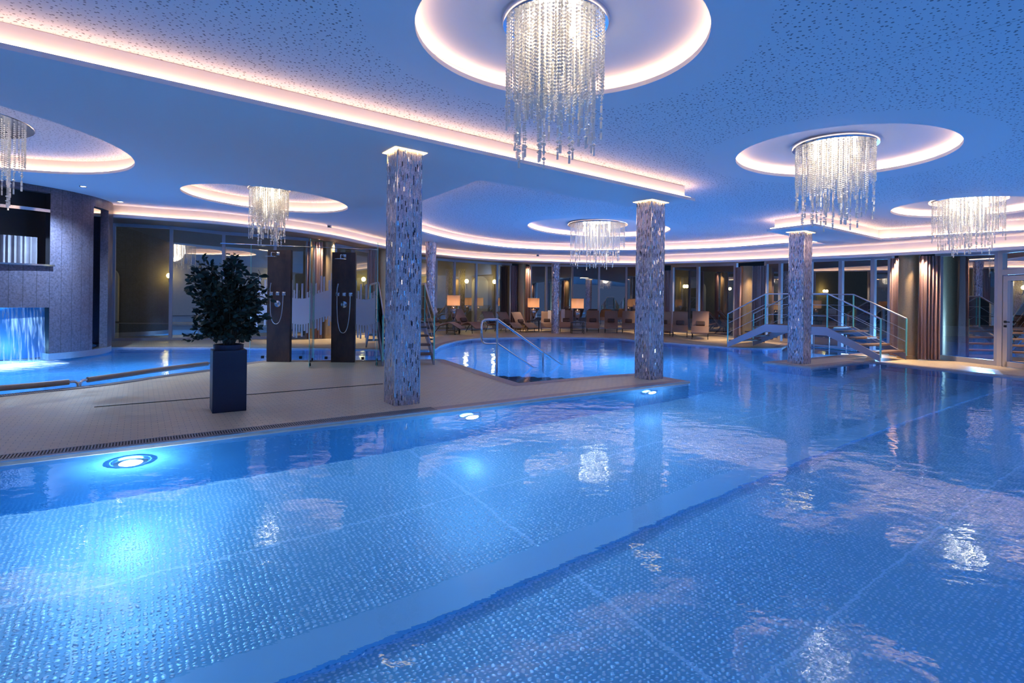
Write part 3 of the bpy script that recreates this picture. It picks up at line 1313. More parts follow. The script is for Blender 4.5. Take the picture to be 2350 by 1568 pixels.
# curtain-like grey inner screens and window frame inside the opening
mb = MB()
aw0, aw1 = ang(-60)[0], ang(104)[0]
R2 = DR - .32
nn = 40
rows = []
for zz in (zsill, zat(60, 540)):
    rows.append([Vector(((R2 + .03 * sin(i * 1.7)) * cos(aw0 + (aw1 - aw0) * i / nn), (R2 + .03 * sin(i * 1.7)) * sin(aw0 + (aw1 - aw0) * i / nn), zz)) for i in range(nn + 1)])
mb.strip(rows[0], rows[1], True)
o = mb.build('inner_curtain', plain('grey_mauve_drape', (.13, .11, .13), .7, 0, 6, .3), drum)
# foam where the water lands
mb = MB()
fa = G(-260, 815, Zw + .012)
N = 24
vs, fs = [], []
rf = random.Random(2)
c00, c10, c11, c01 = G(-300, 915, Zw + .01), G(235, 862, Zw + .01), G(112, 815, Zw + .01), G(-300, 828, Zw + .01)
for j in range(N + 1):
    for i in range(N + 1):
        s_, t_ = i / N, j / N
        p = (c00 * (1 - s_) + c10 * s_) * (1 - t_) + (c01 * (1 - s_) + c11 * s_) * t_
        hgt = .10 * max(0, t_ - .72) / .28 * rf.random() + .012 * rf.random()
        vs.append(p + Z * hgt)
fs = [(j * (N + 1) + i, j * (N + 1) + i + 1, (j + 1) * (N + 1) + i + 1, (j + 1) * (N + 1) + i) for j in range(N) for i in range(N)]
mb.add(vs, fs, True)
o = mb.build('water_foam', M['foam'])
tag(o, 'white churning foam where the waterfall hits the left pool', 'foam', kind='stuff')

# ================================================================= padded tube rail and grates
def tube_rail(px, label, ends=True):
    pts = smooth_path([G(x, y, .09) for x, y in px], 5)
    o_ = pts[0].copy()
    pts = [p - o_ for p in pts]
    r = empty('tube_rail', o_, 0, label, 'rail', 'padded tube rails along the left pool edge')
    MB().tube(pts, .042, 14).build('padding', M['pad'], r)
    for p, q, ok in ((pts[0], pts[1], ends), (pts[-1], pts[-2], True)):
        if not ok:
            continue
        d = (p - q).normalized()
        mb = MB()
        mb.tube([p, p + d * .07, p + d * .11 - Z * .03, p + d * .12 - Z * .11], .022, 10)
        mb.build('bracket', M['chrome'], r)


tube_rail([(-260, 908), (-120, 901), (0, 891.5), (80, 885), (160, 877)], 'left padded beige tube rail, running out of the left picture edge', False)
tube_rail([(203, 872), (290, 860), (370, 848.5), (440, 839.5), (478, 835)], 'padded beige tube rail between the chrome brackets and the planter')


def grate(path, width, step, name, label, frame=True):
    """row of slats across a plan path; width is measured inwards (left of travel)"""
    mb = MB()
    seg = 0.0
    pts = [Vector(p) for p in path]
    acc = 0
    for a, b in zip(pts, pts[1:]):
        d = (b - a)
        l = d.length
        d.normalize()
        n_ = Vector((-d.y, d.x, 0))
        s_ = acc
        while s_ < l:
            p = a + d * s_
            mb.beam(p + Z * .006, p + n_ * width + Z * .006, .011, .012)
            s_ += step
        acc = s_ - l
    for off in (0, width):
        mb2 = [p for p in pts]
        for a, b in zip(pts, pts[1:]):
            d = (b - a).normalized()
            n_ = Vector((-d.y, d.x, 0))
            mb.beam(a + n_ * off + Z * .006, b + n_ * off + Z * .006, .012, .014)
    o = mb.build(name, plain('grate_grey', (.40, .36, .36), .45, .2) if 'grate_grey' not in bpy.data.materials else bpy.data.materials['grate_grey'])
    tag(o, label, 'grate')
    # flat black sheet painting the shade between the slats
    mb = MB()
    mb.sweep([p + Z * .0055 for p in pts], [(0, 0), (-width, 0)])
    c = mb.build('channel', M['black'], o)
    return o


g0, g1 = G(-420, 1111.3), G(1010, 943)
nn_ = Vector((-(g1 - g0).normalized().y, (g1 - g0).normalized().x, 0))
grate([g0 + nn_ * .045, g1 + nn_ * .045], .17, .024, 'drain_grate', 'straight slatted overflow grate along the near edge of the deck')
gl = smooth_path([G(*p) for p in [(480, 849.5), (367, 864), (253, 881), (166, 891), (0, 908), (-300, 939)]], 4)
grate([p + Vector((.0, -.02, 0)) for p in gl], .15, .026, 'drain_grate', 'curved slatted overflow grate along the left pool edge')
# slot drain in the floor before the showers
mb = MB()
mb.beam(G(219.5, 934.8) + Z * .004, G(881, 881.5) + Z * .004, .022, .006)
o = mb.build('slot_drain', M['darkmetal'])
tag(o, 'thin dark slot drain crossing the tiled deck behind the planter', 'drain')
mb = MB()                                    # steel overflow lip of the main pool
a, b = G(-420, 1111.3), G(1586, 876)
n_ = Vector((-(b - a).normalized().y, (b - a).normalized().x, 0))
mb.beam(a + n_ * .02 + Z * .004, b + n_ * .02 + Z * .004, .045, .012)
trim(mb, M['steel'])

# ================================================================= planter with shrub
pb = G(490, 950)
pe = Vector(((G(565, 943) - pb).x, (G(565, 943) - pb).y, 0)).normalized()
pa = atan2(pe.y, pe.x)
pw_ = .37
pc = pb + pe * pw_ / 2 + Vector((-pe.y, pe.x, 0)) * pw_ / 2
plant = empty('potted_shrub', pc, pa, 'dark leafy shrub in a tall square navy planter on the deck', 'potted plant')
mb = MB()
ph_ = .745
mb.box((0, 0, ph_ / 2), (pw_, pw_, ph_), bev=.008)
mb.build('planter', M['planter'], plant)
mb = MB()
mb.lathe([(.14, ph_ - .02), (.165, ph_ + .0), (.17, ph_ + .06), (.15, ph_ + .065), (.14, ph_ + .03)], n=28, cap=False)
mb.build('inner_pot', M['planter'], plant)
mb = MB()
mb.lathe([(0, ph_ + .04), (.15, ph_ + .035)], n=24, cap=False)
mb.build('soil', M['soil'], plant)
rl = random.Random(11)
stems, leaves = MB(), MB()


def add_leaf(mb, p, d, size):
    d = d.normalized()
    sd = d.cross(Vector((rl.uniform(-1, 1), rl.uniform(-1, 1), rl.uniform(-.3, 1))))
    if sd.length < .05:
        sd = d.cross(Vector((1, 0, .2)))
    sd.normalize()
    nn = sd.cross(d).normalized()
    L_, W_ = size, size * rl.uniform(.46, .58)
    prof = [(0, 0), (.18, .30), (.45, .5), (.72, .42), (.92, .18), (1.0, 0)]
    vs, fs = [], []
    for t, w in prof:
        bend = -nn * (.22 * L_ * t * t)
        c = p + d * L_ * t + bend
        vs += [c - sd * W_ * w + nn * W_ * w * .25, c, c + sd * W_ * w + nn * W_ * w * .25]
    for i in range(len(prof) - 1):
        for j in range(2):
            fs.append((i * 3 + j, i * 3 + j + 1, (i + 1) * 3 + j + 1, (i + 1) * 3 + j))
    mb.add(vs, fs, True)


def foliage_radius(z):
    # half width of the crown at a height above the pot rim (m)
    prof = [(0, .20), (.12, .36), (.3, .42), (.55, .46), (.8, .44), (.95, .36), (1.08, .2), (1.22, .06)]
    for (a, b), (c, d) in zip(prof, prof[1:]):
        if a <= z <= c:
            return b + (d - b) * (z - a) / (c - a)
    return .04


for k in range(175):
    a = rl.uniform(0, 2 * pi)
    zt_ = rl.uniform(.10, 1.22)
    rr = foliage_radius(zt_) * sqrt(rl.uniform(.25, 1.0))
    if zt_ > .95:
        lx = rl.choice([-.27, .02, .05])
        tip = Vector((lx + rr * .6 * cos(a), rr * .6 * sin(a), ph_ + zt_ - (.08 if lx < 0 else 0)))
    else:
        tip = Vector((rr * cos(a) * 1.1, rr * sin(a), ph_ + zt_))
    base = Vector((rl.uniform(-.05, .05), rl.uniform(-.05, .05), ph_ + .03))
    mid = base.lerp(tip, .55) + Vector((0, 0, .06)) - Vector((tip.x, tip.y, 0)) * .18
    pts = [base, base.lerp(mid, .5) + Vector((0, 0, .03)), mid, mid.lerp(tip, .6), tip]
    stems.tube(pts, [.009, .007, .005, .0035, .0018], 5, cap=False)
    for j in range(17):
        t = rl.uniform(.45, 1.0)
        p = mid.lerp(tip, (t - .45) / .55)
        d = (tip - mid).normalized() * .5 + Vector((rl.uniform(-1, 1), rl.uniform(-1, 1), rl.uniform(-.7, .6)))
        add_leaf(leaves, p, d, rl.uniform(.055, .09))
for k in range(6):   # a few thin sprigs hanging out at the lower left
    base = Vector((-.22, -.02, ph_ + .16))
    tip = Vector((-.50 + rl.uniform(-.04, .12), rl.uniform(-.1, .05), ph_ + rl.uniform(.06, .26)))
    stems.tube([base, base.lerp(tip, .5) + Z * .03, tip], [.003, .002, .001], 4, cap=False)
    for j in range(7):
        add_leaf(leaves, base.lerp(tip, rl.uniform(.2, 1)), Vector((-1, rl.uniform(-.6, .6), rl.uniform(-.6, .6))), .045)
stems.build('stems', M['stem'], plant)
leaves.build('foliage', M['leaf'], plant)

# ================================================================= showers
def shower(px0, px1, yb_, ht, rz, label, hose_down, side):
    a, b = G(px0, yb_), G(px1, yb_)
    w_ = (b - a).length
    c = (a + b) / 2 + Vector((0, .05, 0))
    r = empty('wall_shower', c, rz, label, 'shower', 'dark stone showers at the left pool')
    mb = MB()
    mb.box((0, 0, ht / 2), (w_, .09, ht), bev=.003)
    mb.build('panel', M['showerstone'], r)
    f = -.045
    hx = (-.02 if side < 0 else .02)
    mb = MB()                                         # rain head on its arm
    hz_ = ht - .16
    mb.tube([(hx, f, hz_ + .08), (hx, f - .28, hz_ + .08), (hx, f - .30, hz_ + .07), (hx, f - .30, hz_)], .011, 10)
    mb.lathe([(0, hz_), (.12, hz_ - .002), (.12, hz_ - .016), (0, hz_ - .018)], (hx, f - .30, 0), 28, cap=False)
    mb.box((hx, f - .006, hz_ + .08), (.07, .012, .07), bev=.004)
    mb.build('rain_head', M['chrome'], r)
    zk = 1.47
    kx = (-.14, 0, .14)
    for i, x in enumerate(kx):
        mb = MB()
        mb.box((x + hx, f - .008, zk), (.075, .016, .075), bev=.006)
        mb.tube([(x + hx, f - .01, zk), (x + hx, f - .055, zk)], .018, 12)
        mb.build('knob' if i == 1 else 'hose_outlet', M['chrome'], r)
    mb = MB()
    mb.lathe([(0, 0), (.068, 0), (.068, .012), (.03, .018), (.026, .05), (0, .052)], n=28, cap=False)
    o = mb.build('mixer_valve', M['chrome'], r, (hx, f, zk - .22))
    o.rotation_euler = (pi / 2, 0, 0)
    mb = MB()
    x0, x1 = kx[0] + hx, kx[2] + hx
    P = []
    for i in range(25):
        t = i / 24
        P.append((x0 + (x1 - x0) * (.5 - .5 * cos(pi * t)), f - .05 - .02 * sin(pi * t), zk - .03 - hose_down * (1 - abs(2 * t - 1) ** 2.4)))
    mb.tube(P, .009, 8)
    mb.build('hose', plain('hose_metal', (.7, .68, .7), .25, .7) if 'hose_metal' not in bpy.data.materials else bpy.data.materials['hose_metal'], r)
    mb = MB()
    mb.tube([(x0, f - .05, zk + .02), (x0 + .005, f - .06, zk + .12), (x0 + .03, f - .07, zk + .23)], [.012, .013, .017], 10)
    mb.build('hand_shower', M['chrome'], r)
    return r


shower(611, 668, 831, 2.41, -.06, 'dark stone shower panel beside the shrub, hose hanging in a short loop', .62, -1)
shower(760, 815, 832, 2.38, .02, 'dark stone shower panel left of the nearest mosaic column, long hose loop', .80, 1)

# glass screens
def screen(a, b, z1, name, label, mat, edge=True, group='clear glass shower screens'):
    a, b = Vector(a), Vector(b)
    L_ = (b - a).length
    rz = atan2((b - a).y, (b - a).x)
    r = empty(name, a, rz, label, 'glass screen', group)
    mb = MB()
    mb.box((L_ / 2, 0, z1 / 2 + .01), (L_, .010, z1 - .02))
    pane = mb.build('pane', mat, r)
    if edge:
        mb = MB()
        for x in (0, L_):
            mb = MB()
            mb.box((x, 0, z1 / 2 + .01), (.005, .011, z1 - .02))
            mb.build('pane_edge', M['glass_edge'], pane)
    for x in (.2 * L_, .8 * L_):
        mb = MB()
        mb.box((x, 0, .03), (.06, .04, .06), bev=.004)
        mb.build('floor_clamp', M['darkmetal'], r)
    return r


yg = 12.28
ga, gb, gc, gd = [Vector(((x - CX) / F * yg, yg, 0)) for x in (575, 675, 722, 862)]
ztop_g = 2.58
screen(ga, gb + Vector((.45, 0, 0)), ztop_g, 'shower_screen', 'back glass pane with frosted skyline pattern behind the left shower', M['frost'])
screen(gc, gd, ztop_g - .03, 'shower_screen', 'back glass pane with frosted skyline pattern behind the right shower', M['frost'])
screen(G(711, 845), gc + Vector((-.02, -.02, 0)), ztop_g - .02, 'shower_screen', 'clear dividing glass pane standing between the two showers', M['rail_glass'])
screen(G(866, 842), gd + Vector((.05, -.02, 0)), ztop_g - .05, 'shower_screen', 'clear end glass pane right of the second shower', M['rail_glass'])
mb = MB()
pA, pB = AT(505, 558.5, yg), AT(865, 573.5, yg)
mb.tube([Vector((0, 0, 0)), pB - pA], .011, 8)
o = mb.build('stabiliser_bar', M['chrome'], None, pA)
tag(o, 'thin chrome bar running along the tops of the shower screens', 'bar')

# ================================================================= pool handrail
hb = G(1142, 857.5, -.05)
hr = empty('pool_handrail', hb, 0, 'polished chrome handrail descending into the round pool', 'handrail')
top_ = AT(1142, 733.5, hb.y)
low_ = AT(1142, 789, hb.y)
e1 = G(1300, 846, Zw - .1)
e2 = G(1234, 851, Zw + .02)
e2 = AT(1232, 849, hb.y + (e1.y - hb.y) * .62)
mb = MB()
lp = AT(1106, 745, hb.y - .05)
lb = AT(1106, 776, hb.y - .05)
loop = [top_ - hb, AT(1122, 733.5, hb.y) - hb, AT(1113, 734.5, hb.y) - hb, AT(1107.5, 738.5, hb.y) - hb, lp - hb, lb - hb, AT(1107.5, 783, hb.y) - hb, AT(1113, 788, hb.y) - hb, AT(1120, 789.3, hb.y) - hb, low_ - hb]
mb.tube(loop, .022, 12)
mb.build('end_loop', M['chrome'], hr)
mb = MB()
mb.tube([top_ - hb, e1 - hb], .022, 12)
mb.build('upper_rail', M['chrome'], hr)
mb = MB()
mb.tube([low_ - hb, e2 - hb], .022, 12)
mb.build('lower_rail', M['chrome'], hr)
mb = MB()
mb.tube([top_ - hb, Vector((0, 0, -.6))], .023, 12)
mb.build('post', M['chrome'], hr)
t_ = .64
pm = top_.lerp(e1, t_)
mb = MB()
mb.tube([pm - hb, Vector((pm.x, pm.y, -.9)) - hb], .022, 12)
mb.build('post', M['chrome'], hr)

# ================================================================= footbridges
def bridge(P0, d, w_, run, flat, zdeck, label, near_sides, n_steps=4, rail=.88, glass=True, sth=.22):
    """starts at P0 (near-left foot), travels along unit d, width to side s"""
    d = Vector((d[0], d[1], 0)).normalized()
    s_ = Vector((d.y, -d.x, 0)) * (1 if near_sides > 0 else -1)
    r = empty('footbridge', P0, 0, label, 'footbridge')
    prof = [(0, .16), (run, zdeck), (run + flat, zdeck), (2 * run + flat, .16)]
    for side in (0, 1):
        o_ = s_ * (w_ * side)
        mb = MB()
        P = [o_ + d * t for t, z in prof]
        topz = [z for _, z in prof]
        hv = s_ * .02
        vs = []
        for p, z in zip(P, topz):
            lo = max(z - sth, 0.002)
            vs += [p - hv + Z * lo, p + hv + Z * lo, p + hv + Z * z, p - hv + Z * z]
        fs = []
        for i in range(3):
            b_ = i * 4
            for k in range(4):
                fs.append((b_ + k, b_ + (k + 1) % 4, b_ + 4 + (k + 1) % 4, b_ + 4 + k))
        fs += [(3, 2, 1, 0), (12, 13, 14, 15)]
        mb.add(vs, fs)
        mb.build('stringer', M['stringer'], r)
        mb = MB()
        tops = [p + Z * (z + rail) for p, z in zip(P, topz)]
        mb.tube(tops, .019, 10)
        mb.build('handrail', M['steel'], r)
        for k, (p, z) in enumerate(zip(P, topz)):
            mb = MB()
            mb.beam(p + Z * (z - .06), p + Z * (z + rail), .028, .028)
            mb.build('post', M['glass_edge'], r)
        for i, (pa_, pb_) in enumerate(zip(zip(P, topz), zip(P[1:], topz[1:]))):
            mb = MB()
            a_, za = pa_
            b_, zb_ = pb_
            mb.add([a_ + Z * (za + .05), b_ + Z * (zb_ + .05), b_ + Z * (zb_ + rail - .03), a_ + Z * (za + rail - .03)], [(0, 1, 2, 3)])
            if glass:
                mb.build('glass_panel', M['rail_glass'], r)
        for f_ in (.33, .66):
            mb = MB()
            mb.tube([p + Z * (z + rail * f_) for p, z in zip(P, topz)], .007, 6)
            mb.build('rail_wire', M['steel'], r)
    mb = MB()
    c = d * (run + flat / 2) + s_ * w_ / 2 + Z * (zdeck - .02)
    mb.beam(c - d * flat / 2, c + d * flat / 2, w_ - .05, .04)
    mb.build('bridge_deck', M['wood'], r)
    for k in range(n_steps):
        f_ = (k + .6) / (n_steps + .6)
        zt_ = .16 + (zdeck - .16) * (k + .35) / n_steps
        for base, sg in ((0, 1), (2 * run + flat, -1)):
            c = d * (base + sg * run * f_) + s_ * w_ / 2 + Z * (zt_)
            mb = MB()
            mb.beam(c - d * .14, c + d * .14, w_ - .05, .04)
            mb.build('tread', M['wood'], r)
    return r


P0 = G(1671, 797)
P1 = G(2022, 831)
dv = (P1 - P0)
Lb = dv.length
bridge(P0 + Z * 0, dv, 1.24, Lb * .295, Lb * .41, .775, 'glass railed steel footbridge behind the far square column, right of the loungers', -1)
LB0 = G(880, 841)
bridge(LB0, (-.33, .94), 1.06, 1.15, 2.1, .87, 'glass railed stairway bridge behind the nearest mosaic column', 1)
# low rail in the channel below the right bridge
ra, rb = G(1861, 802, .0), G(1968, 811.6, .0)
mb = MB()
r = empty('channel_rail', ra, 0, 'low chrome rail standing in the water under the right footbridge', 'rail')
mb.tube([Z * .08, rb - ra + Z * .08], .016, 8)
mb.build('rail', M['chrome'], r)
for f_ in (.08, .42, .78):
    mb = MB()
    p = (rb - ra) * f_
    mb.tube([p - Z * .2, p + Z * .5], .014, 8)
    mb.build('post', M['steel'], r)


# ================================================================= loungers
def lounger_proto():
    r = empty('sun_lounger', (0, 0, 0))
    prof = [(0.0, .26), (.14, .33), (.34, .45), (.52, .49), (.72, .44), (.92, .37), (1.04, .38), (1.16, .48), (1.34, .70), (1.5, .90), (1.6, 1.0), (1.66, 1.03)]
    w_ = .62

    def surf(pts, th):
        mb = MB()
        A_ = [Vector((-w_ / 2, y, z)) for y, z in pts]
        B_ = [Vector((w_ / 2, y, z)) for y, z in pts]
        A2 = [a - Z * th for a in A_]
        B2 = [b - Z * th for b in B_]
        mb.strip(A_, B_, True)
        mb.strip(B2, A2, True)
        mb.strip(B_, B2)
        mb.strip(A2, A_)
        mb.add([A_[0], B_[0], B2[0], A2[0]], [(0, 1, 2, 3)])
        mb.add([A_[-1], B_[-1], B2[-1], A2[-1]], [(3, 2, 1, 0)])
        return mb
    surf(smooth_path([Vector((0, y, z)) for y, z in prof[:7]], 3) and [(p.y, p.z) for p in smooth_path([Vector((0, y, z)) for y, z in prof[:7]], 3)], .045).build('seat', M['wicker'], r)
    surf([(p.y, p.z) for p in smooth_path([Vector((0, y, z)) for y, z in prof[6:]], 3)], .05).build('backrest', M['wicker'], r)
    mb = MB()
    for sx in (-1, 1):
        x = sx * (w_ / 2 - .01)
        mb.tube([(x, y, z - .035) for y, z in [(p.y, p.z) for p in smooth_path([Vector((0, y, z)) for y, z in prof], 2)]], .013, 6)
    mb.tube([(-w_ / 2, .3, .12), (w_ / 2, .3, .12)], .010, 6)
    mb.build('frame', M['darkmetal'], r)
    for sx in (-1, 1):
        x = sx * (w_ / 2 - .03)
        for pts in ([(x, .28, .40), (x, .22, .0)], [(x, 1.02, .36), (x, 1.30, .0)]):
            mb = MB()
            mb.tube(pts, .014, 8)
            mb.build('leg', M['darkmetal'], r)
    mb = MB()
    mb.box((0, 0, 0), (.34, .10, .20), Matrix.Translation((0, 1.12, .56)) @ Matrix.Rotation(-.6, 4, 'X'), bev=.045)
    mb.build('cushion', M['cushion'], r)
    return r


def copy_tree(o, parent=None):
    c = o.copy()
    COL.objects.link(c)
    c.parent = parent
    for ch in list(o.children):
        copy_tree(ch, c)
    return c


proto = lounger_proto()
LG = [  # foot px, base y, rotation, scale, label
    (1361, 764.5, 0.02, .92, 'brown sun lounger just right of the rightmost table lamp, foot towards the pool'),
    (1403, 765.5, 0.03, .92, 'brown sun lounger second to the right of the rightmost table lamp'),
    (1443, 766.5, 0.03, .92, 'brown sun lounger partly hidden by the left edge of the second square column'),
    (1523, 771.5, .06, .94, 'brown sun lounger peeking out right of the second square column'),
    (1561, 775, .07, .96, 'brown sun lounger second from the right end of the row'),
    (1607, 780, .07, 1.0, 'rightmost brown sun lounger of the row, nearest the footbridge'),
    (1256, 762.5, -.06, .85, 'brown sun lounger with a white towel, left of the slim round column'),
    (1300, 764.5, -.1, .92, 'brown sun lounger with a white towel, right of the slim round column'),
    (1224, 763, .6, .82, 'brown sun lounger under the middle table lamp, back turned left'),
    (1191, 763, .6, .82, 'brown sun lounger in the angled group, second from its right end'),
    (1157, 764, .6, .84, 'brown sun lounger in the angled group, behind the chrome handrail'),
    (1104, 766, .8, .95, 'brown sun lounger right of the leftmost table lamp, back turned left'),
    (1063, 768.5, 1.35, 1.0, 'brown sun lounger seen from its side beside the near stair rail'),
]
for i, (x, y, rz, sc, lab) in enumerate(LG):
    o = proto if i == 0 else copy_tree(proto)
    o.location = G(x, y)
    if x > 1340:
        rz = -(x - CX) / F
    o.rotation_euler.z = rz
    o.scale = (sc, sc, sc)
    tag(o, lab, 'sun lounger', 'brown sun loungers on the back terrace')
for k, (i, sx, lab) in enumerate(((6, .14, 'white towel hanging over the lounger left of the slim round column'), (7, -.16, 'white towel hanging over the lounger right of the slim round column'))):
    x, y, rz, sc, _l = LG[i]
    mb = MB()
    pts = [(1.10, .46), (1.2, .55), (1.36, .75), (1.52, .95), (1.62, 1.06)]
    A_ = [Vector((sx - .09, yy, zz)) for yy, zz in pts]
    B_ = [Vector((sx + .09, yy, zz)) for yy, zz in pts]
    mb.strip(A_, B_, True)
    mb.strip([b + Z * .02 for b in B_], [a + Z * .02 for a in A_], True)
    mb.strip(A_, [a + Z * .02 for a in A_])
    o = mb.build('towel', M['towel'], None, G(x, y))
    o.rotation_euler.z = rz
    o.scale = (sc,) * 3
    tag(o, lab, 'towel', 'white towels on the loungers')
mb = MB()
mb.box((0, 0, 0), (.5, .12, .34), Matrix.Rotation(-.5, 4, 'X'), bev=.05)
o = mb.build('pillow', M['towel'], None, G(1063, 768.5) + Vector((-1.22, .28, .98)))
o.rotation_euler.z = 1.3
tag(o, 'pale pillow leaning on the side-on lounger near the stair rail', 'pillow')

# lamps on low tables
for x, yt, yb2, Y, lab, tl in ((1041, 678, 701.5, 22.0, 'leftmost table lamp with lit peach drum shade, behind the stair rail', 'low glass side table under the leftmost lamp'),
                               (1224.5, 684.5, 705.5, 24.2, 'middle table lamp with lit peach drum shade, beside the central curtain', 'low glass side table under the middle lamp'),
                               (1325.5, 685.5, 708, 22.9, 'rightmost table lamp with lit peach drum shade, right of the slim round column', 'low glass side table under the rightmost lamp')):
    zt_ = AT(x, yt, Y).z
    zb2 = AT(x, yb2, Y).z
    X = (x - CX) / F * Y
    ztab = .48
    tb = empty('side_table', (X, Y, 0), 0, tl, 'side table', 'low side tables between the loungers')
    mb = MB()
    mb.box((0, 0, ztab - .012), (.55, .5, .024), bev=.004)
    mb.build('table_top', M['darkmetal'], tb)
    for sx in (-1, 1):
        for sy in (-1, 1):
            mb = MB()
            mb.box((sx * .25, sy * .22, (ztab - .024) / 2), (.025, .025, ztab - .024))
            mb.build('leg', M['darkmetal'], tb)
    mb = MB()
    mb.box((0, 0, .12), (.48, .42, .015))
    mb.build('shelf', M['darkmetal'], tb)
    lp_ = empty('table_lamp', (X, Y, ztab), 0, lab, 'lamp', 'table lamps with peach drum shades')
    h_ = zb2 - ztab
    mb = MB()
    mb.lathe([(0, 0), (.09, 0), (.09, .025), (.035, .05), (.03, .08), (.07, .16), (.115, .30), (.135, h_ - .16), (.10, h_ - .09), (.035, h_ - .06), (.03, h_ - .02), (.012, h_), (.012, h_ + .08)], n=28, cap=False)
    mb.build('urn_base', M['urn'], lp_)
    mb = MB()
    sh = zt_ - zb2
    mb.lathe([(.26, h_), (.262, h_ + sh)], n=40, cap=False)
    shd = mb.build('lamp_shade', M['shade'], lp_)
    mb = MB()
    mb.lathe([(0, h_ + .08), (.03, h_ + .10), (.035, h_ + .14), (.02, h_ + .17), (0, h_ + .18)], n=12, cap=False)
    mb.build('bulb', M['lens'], shd)
    light('lamp_light', 'POINT', (X, Y, ztab + h_ + .13), 3.2, (1, .52, .24), shadow_soft_size=.05)

# ================================================================= small ceiling fittings
def downlight(p, r_, label, power, target=None, grp='small recessed ceiling spotlights', col=(1, .82, .58), cone=70):
    o = empty('downlight', p, 0, label, 'downlight', grp)
    mb = MB()
    mb.lathe([(r_ * .7, -.004), (r_, -.008), (r_ * 1.05, .004)], n=20, cap=False)
    mb.build('bezel', M['chrome'], o)
    mb = MB()
    mb.lathe([(0, -.003), (r_ * .7, -.003)], n=16, cap=False)
    mb.build('lens', M['lens'], o)
    if power > 0:
        light('downlight_beam', 'SPOT', Vector(p) - Z * .03, power, col, spot_size=radians(cone), spot_blend=.6, shadow_soft_size=.03)


downlight(CL(188, 428), .065, 'recessed ceiling spotlight above the dark waterfall tower', 420, col=(.45, .70, 1), cone=130)
pl = CL(188, 428) - Z * .05
light('downlight_beam', 'SPOT', pl, 600, (.36, .62, 1), rot=((DC + Vector((1.2, -1.3, .9))) - pl).to_track_quat('-Z', 'Y').to_euler(), spot_size=radians(70), spot_blend=.8, shadow_soft_size=.04)
downlight(CL(273, 463), .065, 'recessed ceiling spotlight between the tower and the left cove', 20)
SD = [(731, 551, 'tiny spotlight over the curtain behind the showers', 25), (768, 556, 'tiny spotlight over the gold column behind the showers', 30), (872, 581, 'tiny spotlight left of the nearest mosaic column head', 30),
      (1201, 606.5, 'tiny spotlight over the central gold column', 30), (1212, 607, 'tiny spotlight over the narrow central curtain', 25), (1527, 608.5, 'tiny spotlight over the curtain right of the second square column', 40),
      (1691, 602, 'tiny spotlight over the narrow curtain behind the bridge', 30), (1702, 601.5, 'tiny spotlight over the gold column behind the bridge', 30), (1733, 600.5, 'tiny spotlight over the wide curtain behind the bridge', 30),
      (2052, 586, 'tiny spotlight over the dark curtain left of the broadest gold column', 30), (2076, 585, 'tiny spotlight over the broadest gold column', 40), (2119, 583, 'tiny spotlight over the widest curtain at the right', 40)]
for x, y, lab, pw2 in SD:
    b = WB(x)
    Yd = b.y - .85
    p = AT(x, y, Yd)
    downlight(p, .03, lab, pw2 * 5.0, cone=80, col=(1, .74, .46))
for x, y, lab in ((754, 520, 'small square sensor box on the left ceiling edge'), (1233, 587.5, 'small square sensor box on the ceiling edge left of the central chandelier')):
    p = CL(x, y - 3)
    o = empty('ceiling_sensor', p, 0, lab, 'sensor')
    mb = MB()
    mb.box((0, 0, -.04), (.10, .08, .08), bev=.008)
    mb.build('housing', M['frame'], o)
    mb = MB()
    mb.box((0, -.045, -.045), (.05, .012, .03))
    mb.build('eye', M['black'], o)

# ================================================================= underwater lamps
def uw_lamp(p, nrm, label, power=1.0, r_=.13, col=POOL_BLUE):
    nrm = Vector(nrm).normalized()
    o = empty('underwater_lamp', p, atan2(nrm.y, nrm.x), label, 'pool lamp', 'round underwater lamps set in the pool walls')
    q = Matrix.Rotation(pi / 2, 4, 'Y')
    mb = MB()
    mb.lathe([(r_ * .72, .02), (r_, .012), (r_ * 1.02, 0)], n=28, cap=False)
    mb.v = [tuple(q @ Vector(v)) for v in mb.v]
    mb.build('bezel', M['chrome'], o)
    mb = MB()
    mb.lathe([(0, .014), (r_ * .72, .014)], n=24, cap=False)
    mb.v = [tuple(q @ Vector(v)) for v in mb.v]
    mb.build('lens', M['underwater_lens'], o)
    light('underwater_light', 'POINT', p + nrm * .12, POOL_POWER * power, col, shadow_soft_size=.0)


NN = -V
for x, zz, lab in ((305, -.42, 'bright underwater lamp in the near pool wall, below the left of the deck'), (1083, -.42, 'underwater lamp in the pool wall right of the nearest mosaic column'), (1495, -.42, 'underwater lamp in the pool wall below the second square column')):
    p = G(x, 1062 - .1173 * x)
    uw_lamp(Vector((p.x, p.y, zz)) + NN * .03, NN, lab, .9, col=(.50, .74, 1.0))
    p0 = Vector((p.x, p.y, zz)) + NN * .10
    light('underwater_beam', 'SPOT', p0, 420, (.66, .84, 1.0), rot=(NN * .72 - Z * .98).to_track_quat('-Z', 'Y').to_euler(), spot_size=radians(52), spot_blend=1.0, shadow_soft_size=.06)
uw_lamp(G(1548, 787, -.40) + Vector((-.05, -.1, 0)), (-.6, -1, 0), 'underwater lamp in the far pool wall beneath the right loungers')
uw_lamp(G(460, 798, -.35) + Vector((0, -.05, 0)), (0, -1, 0), 'underwater lamp in the far wall of the left pool, behind the shrub')
uw_lamp(G(1006, 803, -.3) + Vector((.04, -.05, 0)), (1, -.5, 0), 'underwater lamp at the left end of the round pool')
uw_lamp(G(1935, 835, -.35) + Vector((0, -.1, 0)), (-.4, -1, 0), 'underwater lamp in the wall under the right deck, before the bridge foot')

